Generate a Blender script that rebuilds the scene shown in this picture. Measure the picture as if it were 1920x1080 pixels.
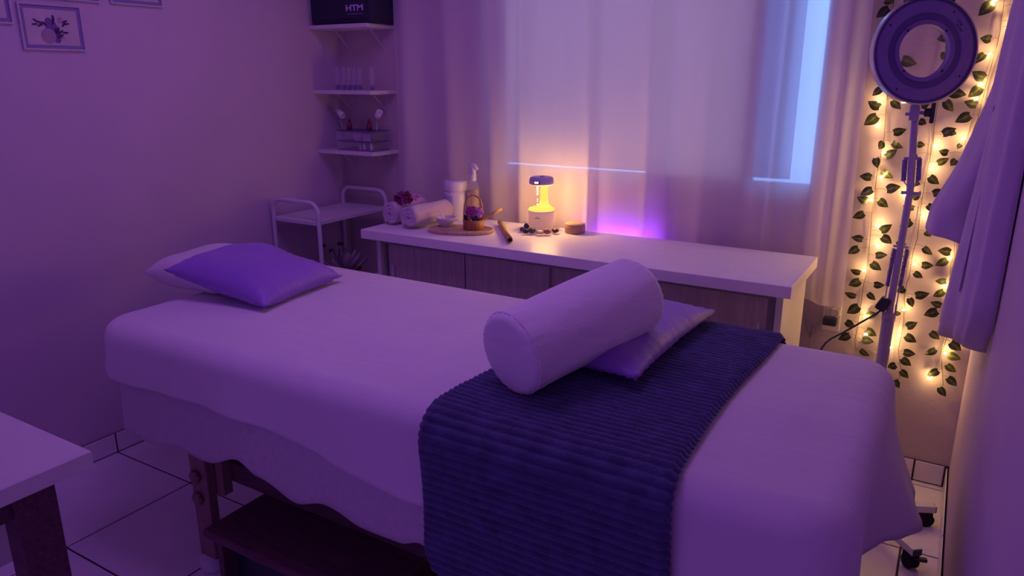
import bpy, bmesh, math, random
from mathutils import Vector, Matrix, noise
random.seed(7)
PI = math.pi
scene = bpy.context.scene
for o in list(bpy.data.objects): bpy.data.objects.remove(o)
C = scene.collection

# ---------------------------------------------------------------- camera
HC = 1.5
F_PX = 1385.0
PITCH = math.atan(395/1384.0); YAW = math.radians(30.9)
cam_d = bpy.data.cameras.new('camera'); cam = bpy.data.objects.new('camera', cam_d); C.objects.link(cam)
cam.location = (0, 0, HC); cam.rotation_euler = (PI/2-PITCH, 0, YAW)
cam_d.sensor_width = 36; cam_d.lens = F_PX/1920*36; cam_d.clip_start = 0.02
scene.camera = cam
# ---------------------------------------------------------------- world, lights, exposure
world = bpy.data.worlds.new('world'); scene.world = world; world.use_nodes = True
bg = world.node_tree.nodes['Background']
bg.inputs[0].default_value = (0.41, 0.15, 0.96, 1); bg.inputs[1].default_value = 0.37
def area_light(name, loc, rot, sx, sy, power, color):
    l = bpy.data.lights.new(name, 'AREA'); l.shape = 'RECTANGLE'; l.size = sx; l.size_y = sy
    l.energy = power; l.color = color
    o = bpy.data.objects.new(name, l); C.objects.link(o); o.location = loc; o.rotation_euler = rot
    return o
cl = area_light('ceiling_light', (-1.45, 1.65, 2.56), (0, 0, 0), 1.0, 0.8, 7.6, (0.50, 0.185, 1.0)); cl.data.spread = 3.1
vs = scene.view_settings
vs.view_transform = 'Standard'; vs.look = 'None'; vs.exposure = 0.17; vs.gamma = 1.0; vs.use_curve_mapping = False

# ---------------------------------------------------------------- geometry helpers
_F = Vector((-math.sin(YAW)*math.cos(PITCH), math.cos(YAW)*math.cos(PITCH), -math.sin(PITCH)))
_R = Vector((math.cos(YAW), math.sin(YAW), 0)); _U = _R.cross(_F)
def at(x, y, X=None, Y=None, Z=None):
    d = _F + _R*((x-960)/F_PX) + _U*((540-y)/F_PX)
    t = X/d.x if X is not None else (Y/d.y if Y is not None else (Z-HC)/d.z)
    return Vector((0, 0, HC)) + d*t

class MB:
    def __init__(s): s.v = []; s.f = []; s.sm = []
    def add(s, verts, faces, smooth=False, M=None):
        b = len(s.v)
        for p in verts:
            p = Vector(p)
            s.v.append(M @ p if M else p)
        for f in faces: s.f.append([i+b for i in f]); s.sm.append(smooth)
        return s
    def box(s, a, b, M=None):
        x0, y0, z0 = a; x1, y1, z1 = b
        v = [(x0,y0,z0),(x1,y0,z0),(x1,y1,z0),(x0,y1,z0),(x0,y0,z1),(x1,y0,z1),(x1,y1,z1),(x0,y1,z1)]
        return s.add(v, [(0,3,2,1),(4,5,6,7),(0,1,5,4),(1,2,6,5),(2,3,7,6),(3,0,4,7)], False, M)
    def bbox(s, a, b, r=0.004, seg=2, M=None):
        bm = bmesh.new(); bmesh.ops.create_cube(bm, size=1)
        for v in bm.verts:
            v.co = Vector([(a[i]+b[i])/2 + v.co[i]*(b[i]-a[i]) for i in range(3)])
        bmesh.ops.bevel(bm, geom=list(bm.edges), offset=r, segments=seg, profile=0.6, affect='EDGES')
        return s.bm(bm, False, M)
    def bm(s, bm, smooth=False, M=None):
        bm.verts.index_update()
        s.add([v.co.copy() for v in bm.verts], [[v.index for v in f.verts] for f in bm.faces], smooth, M); bm.free()
        return s
    def tube(s, pts, r, n=10, cap=True, smooth=True, flat=1.0, M=None):
        pts = [Vector(p) for p in pts]; L = len(pts)
        rs = r if isinstance(r, (list, tuple)) else [r]*L
        vs_ = []; up = None
        for i, p in enumerate(pts):
            t = (pts[min(i+1, L-1)]-pts[max(i-1, 0)]).normalized()
            if up is None:
                up = Vector((0,0,1)) if abs(t.z) < 0.9 else Vector((1,0,0))
            a = t.cross(up).normalized(); b_ = a.cross(t).normalized(); up = b_
            for k in range(n):
                q = 2*PI*k/n
                vs_.append(p + a*(math.cos(q)*rs[i]) + b_*(math.sin(q)*rs[i]*flat))
        fs = []
        for i in range(L-1):
            for k in range(n):
                fs.append((i*n+k, i*n+(k+1)%n, (i+1)*n+(k+1)%n, (i+1)*n+k))
        s.add(vs_, fs, smooth, M)
        if cap:
            s.add(vs_[:n], [tuple(reversed(range(n)))], False, M); s.add(vs_[-n:], [tuple(range(n))], False, M)
        return s
    def lathe(s, prof, n=32, c=(0,0,0), smooth=True, sx=1.0, sy=1.0, M=None):
        vs_ = []
        for r, z in prof:
            for k in range(n):
                q = 2*PI*k/n; vs_.append((c[0]+r*math.cos(q)*sx, c[1]+r*math.sin(q)*sy, c[2]+z))
        fs = []
        for i in range(len(prof)-1):
            for k in range(n):
                fs.append((i*n+k, i*n+(k+1)%n, (i+1)*n+(k+1)%n, (i+1)*n+k))
        if prof[0][0] > 1e-6: fs.append(tuple(reversed(range(n))))
        if prof[-1][0] > 1e-6: fs.append(tuple((len(prof)-1)*n+k for k in range(n)))
        return s.add(vs_, fs, smooth, M)
    def grid(s, fn, nu, nv, smooth=True, closeu=False, M=None):
        vs_ = [fn(i/(nu if closeu else nu-1), j/(nv-1)) for j in range(nv) for i in range(nu)]
        fs = []
        for j in range(nv-1):
            for i in range(nu if closeu else nu-1):
                fs.append((j*nu+i, j*nu+(i+1)%nu, (j+1)*nu+(i+1)%nu, (j+1)*nu+i))
        return s.add(vs_, fs, smooth, M)
    def build(s, name, mat, parent=None, merge=0.0):
        me = bpy.data.meshes.new(name)
        org = Vector((0,0,0))
        me.from_pydata([tuple(p) for p in s.v], [], s.f)
        me.polygons.foreach_set('use_smooth', s.sm); me.update()
        if merge > 0:
            bm = bmesh.new(); bm.from_mesh(me); bmesh.ops.remove_doubles(bm, verts=bm.verts, dist=merge)
            bmesh.ops.recalc_face_normals(bm, faces=bm.faces); bm.to_mesh(me); bm.free()
        if mat: me.materials.append(mat)
        o = bpy.data.objects.new(name, me); C.objects.link(o)
        if parent:
            o.parent = parent
            o.matrix_parent_inverse = Matrix.Translation(-parent.location) if parent.type == 'EMPTY' else Matrix()
        return o

def thing(name, label, cat, loc=(0,0,0), group=None):
    o = bpy.data.objects.new(name, None); C.objects.link(o); o.location = loc; o.empty_display_size = 0.05
    o['label'] = label; o['category'] = cat
    if group: o['group'] = group
    return o
def tag(o, label, cat, group=None, kind=None):
    o['label'] = label; o['category'] = cat
    if group: o['group'] = group
    if kind: o['kind'] = kind
    return o
def struct(o, label=None):
    o['kind'] = 'structure'
    if label: o['label'] = label
    return o
def frame_M(origin, xdir, zdir=(0,0,1)):
    x = Vector(xdir).normalized(); z = Vector(zdir).normalized()
    y = z.cross(x).normalized(); z = x.cross(y)
    M = Matrix((x, y, z)).transposed().to_4x4(); M.translation = Vector(origin)
    return M

# ---------------------------------------------------------------- materials
def mat(name, col, rough=0.6, spec=0.4, metal=0.0, noise_amt=0.0, noise_scale=8.0, bump=0.0, bump_scale=200.0,
        emis=None, estr=0.0, sheen=0.0, alpha=1.0, trans=0.0, stretch=None, coat=0.0):
    m = bpy.data.materials.new(name); m.use_nodes = True
    nt = m.node_tree; p = nt.nodes['Principled BSDF']
    p.inputs['Base Color'].default_value = (*col, 1); p.inputs['Roughness'].default_value = rough
    p.inputs['Specular IOR Level'].default_value = spec; p.inputs['Metallic'].default_value = metal
    p.inputs['Sheen Weight'].default_value = sheen; p.inputs['Alpha'].default_value = alpha
    p.inputs['Transmission Weight'].default_value = trans; p.inputs['Coat Weight'].default_value = coat
    if emis:
        p.inputs['Emission Color'].default_value = (*emis, 1); p.inputs['Emission Strength'].default_value = estr
    if noise_amt or bump:
        tc = nt.nodes.new('ShaderNodeTexCoord'); mp = nt.nodes.new('ShaderNodeMapping')
        nt.links.new(tc.outputs['Object'], mp.inputs[0])
        if stretch: mp.inputs['Scale'].default_value = stretch
        if noise_amt:
            n = nt.nodes.new('ShaderNodeTexNoise'); n.inputs['Scale'].default_value = noise_scale; n.inputs['Detail'].default_value = 5
            nt.links.new(mp.outputs[0], n.inputs['Vector'])
            r = nt.nodes.new('ShaderNodeMapRange'); r.inputs['From Min'].default_value = 0.3; r.inputs['From Max'].default_value = 0.7
            r.inputs['To Min'].default_value = 1-noise_amt; r.inputs['To Max'].default_value = 1+noise_amt
            nt.links.new(n.outputs['Fac'], r.inputs['Value'])
            mx = nt.nodes.new('ShaderNodeVectorMath'); mx.operation = 'SCALE'; mx.inputs[0].default_value = col
            nt.links.new(r.outputs[0], mx.inputs['Scale']); nt.links.new(mx.outputs[0], p.inputs['Base Color'])
        if bump:
            n2 = nt.nodes.new('ShaderNodeTexNoise'); n2.inputs['Scale'].default_value = bump_scale; n2.inputs['Detail'].default_value = 3
            nt.links.new(mp.outputs[0], n2.inputs['Vector'])
            b = nt.nodes.new('ShaderNodeBump'); b.inputs['Strength'].default_value = bump; b.inputs['Distance'].default_value = 0.004
            nt.links.new(n2.outputs['Fac'], b.inputs['Height']); nt.links.new(b.outputs[0], p.inputs['Normal'])
    return m
M = {}
M['wall'] = mat('wall_paint', (0.64, 0.50, 0.64), 0.75, 0.25, noise_amt=0.03, noise_scale=3, bump=0.15, bump_scale=60)
M['wallpaper'] = mat('back_wall_paint', (0.60, 0.48, 0.50), 0.45, 0.4, noise_amt=0.03, noise_scale=5, bump=0.45, bump_scale=45)
M['ceil'] = mat('ceiling_paint', (0.6, 0.55, 0.6), 0.8)
M['tile'] = mat('floor_tile_ceramic', (0.84, 0.76, 0.84), 0.22, 0.5, noise_amt=0.05, noise_scale=4)
M['grout'] = mat('grout', (0.06, 0.035, 0.06), 0.9)
M['white'] = mat('white_laminate', (0.78, 0.72, 0.74), 0.38, 0.45, noise_amt=0.02, noise_scale=30)
M['white_metal'] = mat('white_enamel', (0.70, 0.66, 0.72), 0.35, 0.5)
M['worktop'] = mat('worktop_laminate', (0.90, 0.84, 0.86), 0.42, 0.4, noise_amt=0.02, noise_scale=30)
M['bolster'] = mat('bolster_cotton', (0.93, 0.87, 0.90), 0.8, 0.25, sheen=0.3, bump=0.12, bump_scale=350)
M['sheet'] = mat('cotton_sheet', (0.80, 0.72, 0.78), 0.85, 0.2, sheen=0.2, bump=0.12, bump_scale=350, noise_amt=0.02, noise_scale=6)
M['terry'] = mat('terry_cloth', (0.66, 0.57, 0.64), 0.95, 0.1, sheen=0.4, bump=0.9, bump_scale=160, noise_amt=0.06, noise_scale=60)
M['satin'] = mat('purple_satin', (0.34, 0.17, 0.62), 0.45, 0.4, sheen=0.1, noise_amt=0.03)
M['blanket'] = mat('navy_plush', (0.080, 0.080, 0.195), 0.9, 0.15, sheen=0.25, bump=0.8, bump_scale=220, noise_amt=0.25, noise_scale=25)
M['darkwood'] = mat('dark_wood', (0.12, 0.045, 0.075), 0.5, 0.3, noise_amt=0.3, noise_scale=12, stretch=(1, 8, 8))
M['legwood'] = mat('light_wood_leg', (0.30, 0.17, 0.17), 0.55, 0.3, noise_amt=0.15, noise_scale=14, stretch=(8, 8, 1))
M['black'] = mat('black_plastic', (0.034, 0.028, 0.055), 0.45, 0.4)
M['rubber'] = mat('dark_rubber', (0.02, 0.016, 0.03), 0.8, 0.2)
M['bag'] = mat('black_nylon', (0.032, 0.027, 0.065), 0.7, 0.3, bump=0.3, bump_scale=400)
M['grey'] = mat('grey_plastic', (0.30, 0.26, 0.34), 0.4)
M['robe'] = mat('robe_microfibre', (0.62, 0.52, 0.66), 0.9, 0.15, sheen=0.35, bump=0.2, bump_scale=300, noise_amt=0.03, noise_scale=5)
M['towel'] = mat('rolled_towel', (0.66, 0.50, 0.62), 0.95, 0.1, sheen=0.4, bump=0.8, bump_scale=260)
M['bamboo'] = mat('bamboo', (0.50, 0.33, 0.12), 0.45, 0.4, noise_amt=0.15, noise_scale=20)
M['traywood'] = mat('pale_wood', (0.62, 0.42, 0.26), 0.5, 0.3, noise_amt=0.18, noise_scale=16, stretch=(1, 10, 1))
M['teak'] = mat('teak', (0.36, 0.13, 0.055), 0.45, 0.4, noise_amt=0.3, noise_scale=25, stretch=(6, 6, 1))
M['soapwood'] = mat('round_box_wood', (0.42, 0.24, 0.17), 0.5, 0.35, noise_amt=0.12, noise_scale=20)
M['hoop'] = mat('copper_hoop', (0.50, 0.25, 0.13), 0.35, 0.5, 0.4)
M['ceramic'] = mat('white_ceramic', (0.75, 0.70, 0.76), 0.2, 0.5)
M['petal_dark'] = mat('burgundy_petal', (0.16, 0.015, 0.07), 0.6, noise_amt=0.2, noise_scale=30)
M['petal_mid'] = mat('magenta_petal', (0.30, 0.03, 0.22), 0.6, noise_amt=0.2, noise_scale=30)
M['petal_pink'] = mat('pink_petal', (0.62, 0.28, 0.50), 0.6, noise_amt=0.15, noise_scale=30)
M['leafdark'] = mat('dark_foliage', (0.02, 0.035, 0.03), 0.6)
M['lens'] = mat('lens_glass', (1, 1, 1), 0.02, 0.5, alpha=0.04)
M['lamp'] = mat('lamp_violet_grey', (0.24, 0.15, 0.46), 0.45, 0.4)
M['lamp2'] = mat('lamp_inner_ring', (0.14, 0.09, 0.32), 0.5, 0.3)
M['pole'] = mat('lamp_pole_enamel', (0.42, 0.34, 0.56), 0.35, 0.5)
M['chrome'] = mat('rim_steel', (0.6, 0.55, 0.6), 0.2, 0.5, 0.9)
M['ledchip'] = mat('led_chip', (0.33, 0.26, 0.52), 0.4)
M['clear'] = mat('clear_plastic', (0.75, 0.7, 0.85), 0.08, 0.5, alpha=0.14)
M['clearcord'] = mat('clear_wire', (0.75, 0.66, 0.60), 0.25, 0.5, alpha=0.55)
M['stem'] = mat('vine_stem', (0.20, 0.15, 0.06), 0.6)
M['skin'] = mat('nylon_cord', (0.45, 0.35, 0.30), 0.7)
M['bulb'] = mat('fairy_bulb', (1, 0.85, 0.6), 0.3, emis=(1.0, 0.62, 0.22), estr=250.0)
M['glow'] = mat('lit_tank', (0.05, 0.035, 0.005), 0.6, 0.0, emis=(1.0, 0.70, 0.13), estr=1.05)
M['drop'] = mat('water_drop', (0.1, 0.1, 0.1), 0.4, 0.0, emis=(1.0, 0.85, 0.5), estr=1.2)
M['display'] = mat('clock_digits', (1, 1, 1), 0.4, emis=(1, 0.95, 0.9), estr=2.0)
M['caplav'] = mat('lavender_cap', (0.52, 0.44, 0.62), 0.4, 0.4)
M['cream'] = mat('cream_plastic', (0.72, 0.62, 0.58), 0.4, 0.4)
M['litbase'] = mat('translucent_lit_plastic', (0.75, 0.62, 0.55), 0.4, 0.4, emis=(1.0, 0.45, 0.20), estr=0.22)
M['label'] = mat('bottle_label', (0.66, 0.50, 0.22), 0.6)
M['liquid'] = mat('amber_liquid', (0.60, 0.40, 0.16), 0.2, alpha=0.75)
M['ink'] = mat('print_ink', (0.05, 0.03, 0.08), 0.7)
M['lavprint'] = mat('lavender_print', (0.52, 0.46, 0.70), 0.5)
M['violetled'] = mat('violet_led', (0.4, 0.1, 1), 0.4, emis=(0.30, 0.05, 1.0), estr=55.0)
M['paper'] = mat('art_paper', (0.62, 0.50, 0.58), 0.6, noise_amt=0.06, noise_scale=14)
M['paperframe'] = mat('art_border', (0.30, 0.20, 0.46), 0.5)
M['clearframe'] = mat('clear_frame_edge', (0.60, 0.52, 0.66), 0.25, 0.5)
M['plum'] = mat('print_plum', (0.20, 0.10, 0.34), 0.7, noise_amt=0.15, noise_scale=20)
M['mauve'] = mat('print_mauve', (0.42, 0.28, 0.42), 0.7, noise_amt=0.15, noise_scale=20)
M['printink'] = mat('print_leaf_ink', (0.07, 0.02, 0.10), 0.7)
M['daylight'] = mat('daylit_glass', (0.5, 0.7, 1), 0.5, emis=(0.26, 0.53, 1.0), estr=2.1)
M['redpot'] = mat('terracotta_pot', (0.28, 0.08, 0.10), 0.7)
M['dry'] = mat('dried_leaf', (0.42, 0.33, 0.40), 0.8)
M['bluebox'] = mat('blue_box', (0.22, 0.16, 0.50), 0.5)
M['logo'] = mat('logo_print', (0.62, 0.42, 0.72), 0.6)
M['logodim'] = mat('logo_subtitle', (0.22, 0.14, 0.32), 0.6)
M['stone_a'] = mat('dark_stone', (0.05, 0.045, 0.07), 0.4, noise_amt=0.3, noise_scale=40)
M['stone_b'] = mat('green_stone', (0.10, 0.09, 0.05), 0.4, noise_amt=0.4, noise_scale=40)
M['stone_c'] = mat('pale_stone', (0.70, 0.52, 0.42), 0.4, noise_amt=0.15, noise_scale=40)
M['stone_d'] = mat('brown_stone', (0.34, 0.15, 0.08), 0.4, noise_amt=0.3, noise_scale=40)
M['stone_e'] = mat('maroon_stone', (0.12, 0.03, 0.03), 0.35, noise_amt=0.3, noise_scale=40)
M['redcap'] = mat('red_plastic', (0.22, 0.03, 0.09), 0.5)

def wrinkle(m, scale, stretch, strength, dist=0.012):
    nt = m.node_tree; p = nt.nodes['Principled BSDF']
    tc = nt.nodes.new('ShaderNodeTexCoord'); mp = nt.nodes.new('ShaderNodeMapping'); mp.inputs['Scale'].default_value = stretch
    mp.inputs['Rotation'].default_value = (0, 0, 0.35)
    n = nt.nodes.new('ShaderNodeTexNoise'); n.inputs['Scale'].default_value = scale; n.inputs['Detail'].default_value = 2.5; n.inputs['Distortion'].default_value = 0.6
    b = nt.nodes.new('ShaderNodeBump'); b.inputs['Strength'].default_value = strength; b.inputs['Distance'].default_value = dist
    nt.links.new(tc.outputs['Object'], mp.inputs[0]); nt.links.new(mp.outputs[0], n.inputs['Vector']); nt.links.new(n.outputs['Fac'], b.inputs['Height'])
    lk = p.inputs['Normal'].links
    if lk: nt.links.new(b.outputs[0], lk[0].from_node.inputs['Normal'])
    else: nt.links.new(b.outputs[0], p.inputs['Normal'])
wrinkle(M['sheet'], 5, (1.0, 3.0, 1.0), 0.30)
wrinkle(M['bolster'], 7, (1.0, 1.0, 3.0), 0.45)
wrinkle(M['satin'], 9, (1.0, 1.6, 1.0), 0.35)
wrinkle(M['robe'], 7, (2.5, 2.5, 0.35), 0.45)
def grainy(name, c1, c2, stretch):
    m = bpy.data.materials.new(name); m.use_nodes = True; nt = m.node_tree; p = nt.nodes['Principled BSDF']
    tc = nt.nodes.new('ShaderNodeTexCoord'); mp = nt.nodes.new('ShaderNodeMapping'); mp.inputs['Scale'].default_value = stretch
    n = nt.nodes.new('ShaderNodeTexNoise'); n.inputs['Scale'].default_value = 10; n.inputs['Detail'].default_value = 8; n.inputs['Distortion'].default_value = 0.4
    r = nt.nodes.new('ShaderNodeValToRGB'); r.color_ramp.elements[0].position = 0.35; r.color_ramp.elements[1].position = 0.65
    r.color_ramp.elements[0].color = (*c1, 1); r.color_ramp.elements[1].color = (*c2, 1)
    nt.links.new(tc.outputs['Object'], mp.inputs[0]); nt.links.new(mp.outputs[0], n.inputs['Vector'])
    nt.links.new(n.outputs['Fac'], r.inputs[0]); nt.links.new(r.outputs[0], p.inputs['Base Color'])
    p.inputs['Roughness'].default_value = 0.55
    return m
M['greywood'] = grainy('grey_oak_door', (0.56, 0.43, 0.47), (0.68, 0.54, 0.57), (7, 7, 0.5))
def leafmat(name, dark, light):
    m = bpy.data.materials.new(name); m.use_nodes = True; nt = m.node_tree; p = nt.nodes['Principled BSDF']
    tc = nt.nodes.new('ShaderNodeTexCoord'); sp = nt.nodes.new('ShaderNodeSeparateXYZ'); nt.links.new(tc.outputs['Object'], sp.inputs[0])
    n = nt.nodes.new('ShaderNodeTexNoise'); n.inputs['Scale'].default_value = 90; nt.links.new(tc.outputs['Object'], n.inputs['Vector'])
    ab = nt.nodes.new('ShaderNodeMath'); ab.operation = 'ABSOLUTE'; nt.links.new(sp.outputs[1], ab.inputs[0])
    ad = nt.nodes.new('ShaderNodeMath'); ad.operation = 'MULTIPLY_ADD'; ad.inputs[1].default_value = -55; ad.inputs[2].default_value = 0.30
    nt.links.new(ab.outputs[0], ad.inputs[0])
    a2 = nt.nodes.new('ShaderNodeMath'); a2.operation = 'ADD'; nt.links.new(ad.outputs[0], a2.inputs[0]); nt.links.new(n.outputs['Fac'], a2.inputs[1])
    r = nt.nodes.new('ShaderNodeValToRGB'); r.color_ramp.elements[0].position = 0.62; r.color_ramp.elements[1].position = 0.92
    r.color_ramp.elements[0].color = (*dark, 1); r.color_ramp.elements[1].color = (*light, 1)
    nt.links.new(a2.outputs[0], r.inputs[0])
    d = nt.nodes.new('ShaderNodeBsdfTranslucent'); mx = nt.nodes.new('ShaderNodeMixShader'); mx.inputs[0].default_value = 0.35
    nt.links.new(r.outputs[0], p.inputs['Base Color']); nt.links.new(r.outputs[0], d.inputs[0]); p.inputs['Roughness'].default_value = 0.35
    out = nt.nodes['Material Output']
    nt.links.new(p.outputs[0], mx.inputs[1]); nt.links.new(d.outputs[0], mx.inputs[2]); nt.links.new(mx.outputs[0], out.inputs[0])
    return m
M['leaf'] = leafmat('ivy_leaf', (0.030, 0.036, 0.022), (0.13, 0.13, 0.035))
M['leaf2'] = leafmat('ivy_leaf_pale', (0.055, 0.068, 0.022), (0.22, 0.22, 0.05))
def sheer(name, col, tr, tl):
    m = bpy.data.materials.new(name); m.use_nodes = True; nt = m.node_tree; nt.nodes.remove(nt.nodes['Principled BSDF'])
    d = nt.nodes.new('ShaderNodeBsdfDiffuse'); t = nt.nodes.new('ShaderNodeBsdfTranslucent'); x = nt.nodes.new('ShaderNodeBsdfTransparent')
    d.inputs[0].default_value = (*col, 1); t.inputs[0].default_value = (*col, 1)
    m1 = nt.nodes.new('ShaderNodeMixShader'); m1.inputs[0].default_value = tl
    m2 = nt.nodes.new('ShaderNodeMixShader'); m2.inputs[0].default_value = tr
    w = nt.nodes.new('ShaderNodeTexNoise'); w.inputs['Scale'].default_value = 6
    b = nt.nodes.new('ShaderNodeBump'); b.inputs['Strength'].default_value = 0.15; nt.links.new(w.outputs['Fac'], b.inputs['Height'])
    nt.links.new(b.outputs[0], d.inputs['Normal'])
    nt.links.new(d.outputs[0], m1.inputs[1]); nt.links.new(t.outputs[0], m1.inputs[2])
    nt.links.new(m1.outputs[0], m2.inputs[1]); nt.links.new(x.outputs[0], m2.inputs[2])
    nt.links.new(m2.outputs[0], nt.nodes['Material Output'].inputs[0])
    return m
M['curtain'] = sheer('sheer_curtain', (0.92, 0.83, 0.90), 0.15, 0.42)
M['blind'] = sheer('window_film', (0.92, 0.68, 0.60), 0.04, 0.5)
M['blind2'] = sheer('thin_window_film', (0.50, 0.52, 0.60), 0.10, 0.6)

# ================================================================= SETTING
XL, XR, YB, ZC = -2.835, 0.135, 2.99, 2.6
YF = -0.9
TX, TY = 0.4755, 0.4725
floor = struct(MB().box((XL-0.1, YF, -0.06), (XR+0.1, YB+0.1, -0.004)).build('floor', M['grout']))
tile_me = None
g = 0.0032
nx = int(round((XR-XL)/TX))+1
y0 = 1.534 - TY*5
for i in range(nx):
    for j in range(0, 9):
        ax = XL+i*TX; ay = y0+j*TY
        bx_, by_ = min(ax+TX, XR), min(ay+TY, YB)
        if bx_-ax < 0.01 or by_-ay < 0.01: continue
        full = abs(bx_-ax-TX) < 1e-4 and abs(by_-ay-TY) < 1e-4
        if full and tile_me:
            o = bpy.data.objects.new('floor_tile', tile_me); C.objects.link(o)
        else:
            o = MB().bbox((g, g, -0.005), (bx_-ax-g, by_-ay-g, 0.0), 0.0018, 1).build('floor_tile', M['tile'])
            if full: tile_me = o.data
        o.location = (ax, ay, 0); o.parent = floor
struct(MB().box((XL-0.1, YF, -0.06), (XL, YB+0.1, ZC)).build('wall_left', M['wall']))
struct(MB().box((XR, YF, -0.06), (XR+0.1, YB+0.1, ZC)).build('wall_right', M['wall']))
# back wall with the window opening
WX0, WX1, WZ0, WZ1 = -1.86, -0.47, 1.09, 2.25
wb = MB().box((XL, YB, 0), (WX0, YB+0.1, ZC)).box((WX1, YB, 0), (XR, YB+0.1, ZC))
wb.box((WX0, YB, 0), (WX1, YB+0.1, WZ0)).box((WX0, YB, WZ1), (WX1, YB+0.1, ZC))
struct(wb.build('wall_back', M['wallpaper']))
struct(MB().box((XL-0.1, YF, ZC), (XR+0.1, YB+0.1, ZC+0.08)).build('ceiling', M['ceil']))
# window
win = thing('window_1', 'window behind the sheer curtain, papered over, daylight leaking at its edges', 'window', (-1.16, YB, WZ0))
del win['category']; win['kind'] = 'structure'
MB().box((WX0, YB+0.055, WZ0), (WX1, YB+0.06, WZ1)).build('window_pane', M['daylight'], win)
fr = MB()
for a, b in (((WX0, YB+0.02, WZ0), (WX1, YB+0.05, WZ0+0.015)), ((WX0, YB+0.02, WZ1-0.03), (WX1, YB+0.05, WZ1)),
             ((WX0, YB+0.02, WZ0+0.015), (WX0+0.03, YB+0.05, WZ1-0.03)), ((-0.735, YB+0.02, WZ0+0.015), (-0.69, YB+0.05, WZ1-0.03))):
    fr.box(a, b)
fr.build('window_frame', M['white_metal'], win)
MB().box((WX0+0.03, YB+0.012, WZ0+0.025), (-1.135, YB+0.016, WZ1-0.03)).build('window_film', M['blind'], win)
MB().box((-1.135, YB+0.012, WZ0+0.010), (-0.69, YB+0.016, WZ1-0.03)).build('window_film', M['blind'], win)
MB().box((-0.69, YB+0.012, WZ0+0.03), (-0.548, YB+0.016, WZ1-0.03)).build('window_film', M['blind2'], win)
# baseboards of cut tile
bh = 0.085
bl = struct(MB().box((XL, YF, 0), (XL+0.006, YB, bh)).build('baseboard_left', M['grout']))
for j in range(0, 9):
    ay = y0+j*TY; by_ = min(ay+TY, YB)
    MB().bbox((XL, ay+g, 0.004), (XL+0.010, by_-g, bh), 0.002, 1).build('baseboard_tile', M['tile'], bl)
bb = struct(MB().box((XL, YB-0.006, 0), (XR, YB, bh)).build('baseboard_back', M['grout']))
xs = [XL+0.012]; x = -0.0035-TX*6
bx_edges = [-2.83+0.012] + [0.02-0.33*k for k in range(8, -1, -1) if 0.02-0.33*k > -2.7] + [XR-0.012]
bx_edges = sorted(bx_edges)
for a, b in zip(bx_edges[:-1], bx_edges[1:]):
    MB().bbox((a+g, YB-0.010, 0.004), (b-g, YB, bh), 0.002, 1).build('baseboard_tile', M['tile'], bb)
br = struct(MB().box((XR-0.006, YF, 0), (XR, YB, bh)).build('baseboard_right', M['grout']))
for j in range(0, 9):
    ay = y0+j*TY; by_ = min(ay+TY, YB-0.012)
    MB().bbox((XR-0.010, ay+g, 0.004), (XR, by_-g, bh), 0.002, 1).build('baseboard_tile', M['tile'], br)

# ================================================================= MASSAGE TABLE + CLOTHS
BX0, BX1, BY0, BY1, BZ = -2.27, -0.055, 1.20, 2.14, 0.77
def rrect(t, x0, x1, y0_, y1_, r):
    """point and outward normal on a rounded rectangle, t in 0..1 by arc length, starting at near-left, running +X"""
    w = x1-x0-2*r; h = y1_-y0_-2*r; q = PI*r/2
    L = 2*w+2*h+4*q; s = (t % 1.0)*L
    segs = [('l', w, (x0+r, y0_), (1, 0), (0, -1)), ('a', q, (x1-r, y0_+r), -PI/2, None), ('l', h, (x1, y0_+r), (0, 1), (1, 0)),
            ('a', q, (x1-r, y1_-r), 0, None), ('l', w, (x1-r, y1_), (-1, 0), (0, 1)), ('a', q, (x0+r, y1_-r), PI/2, None),
            ('l', h, (x0, y1_-r), (0, -1), (-1, 0)), ('a', q, (x0+r, y0_+r), PI, None)]
    for k, ln, c, d, n in segs:
        if s <= ln or k is None:
            if k == 'l': return Vector((c[0]+d[0]*s, c[1]+d[1]*s, 0)), Vector((n[0], n[1], 0))
            a = d + (s/ln)*PI/2
            return Vector((c[0]+math.cos(a)*r, c[1]+math.sin(a)*r, 0)), Vector((math.cos(a), math.sin(a), 0))
        s -= ln
    return Vector((x0, y0_+r, 0)), Vector((-1, 0, 0))
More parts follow.
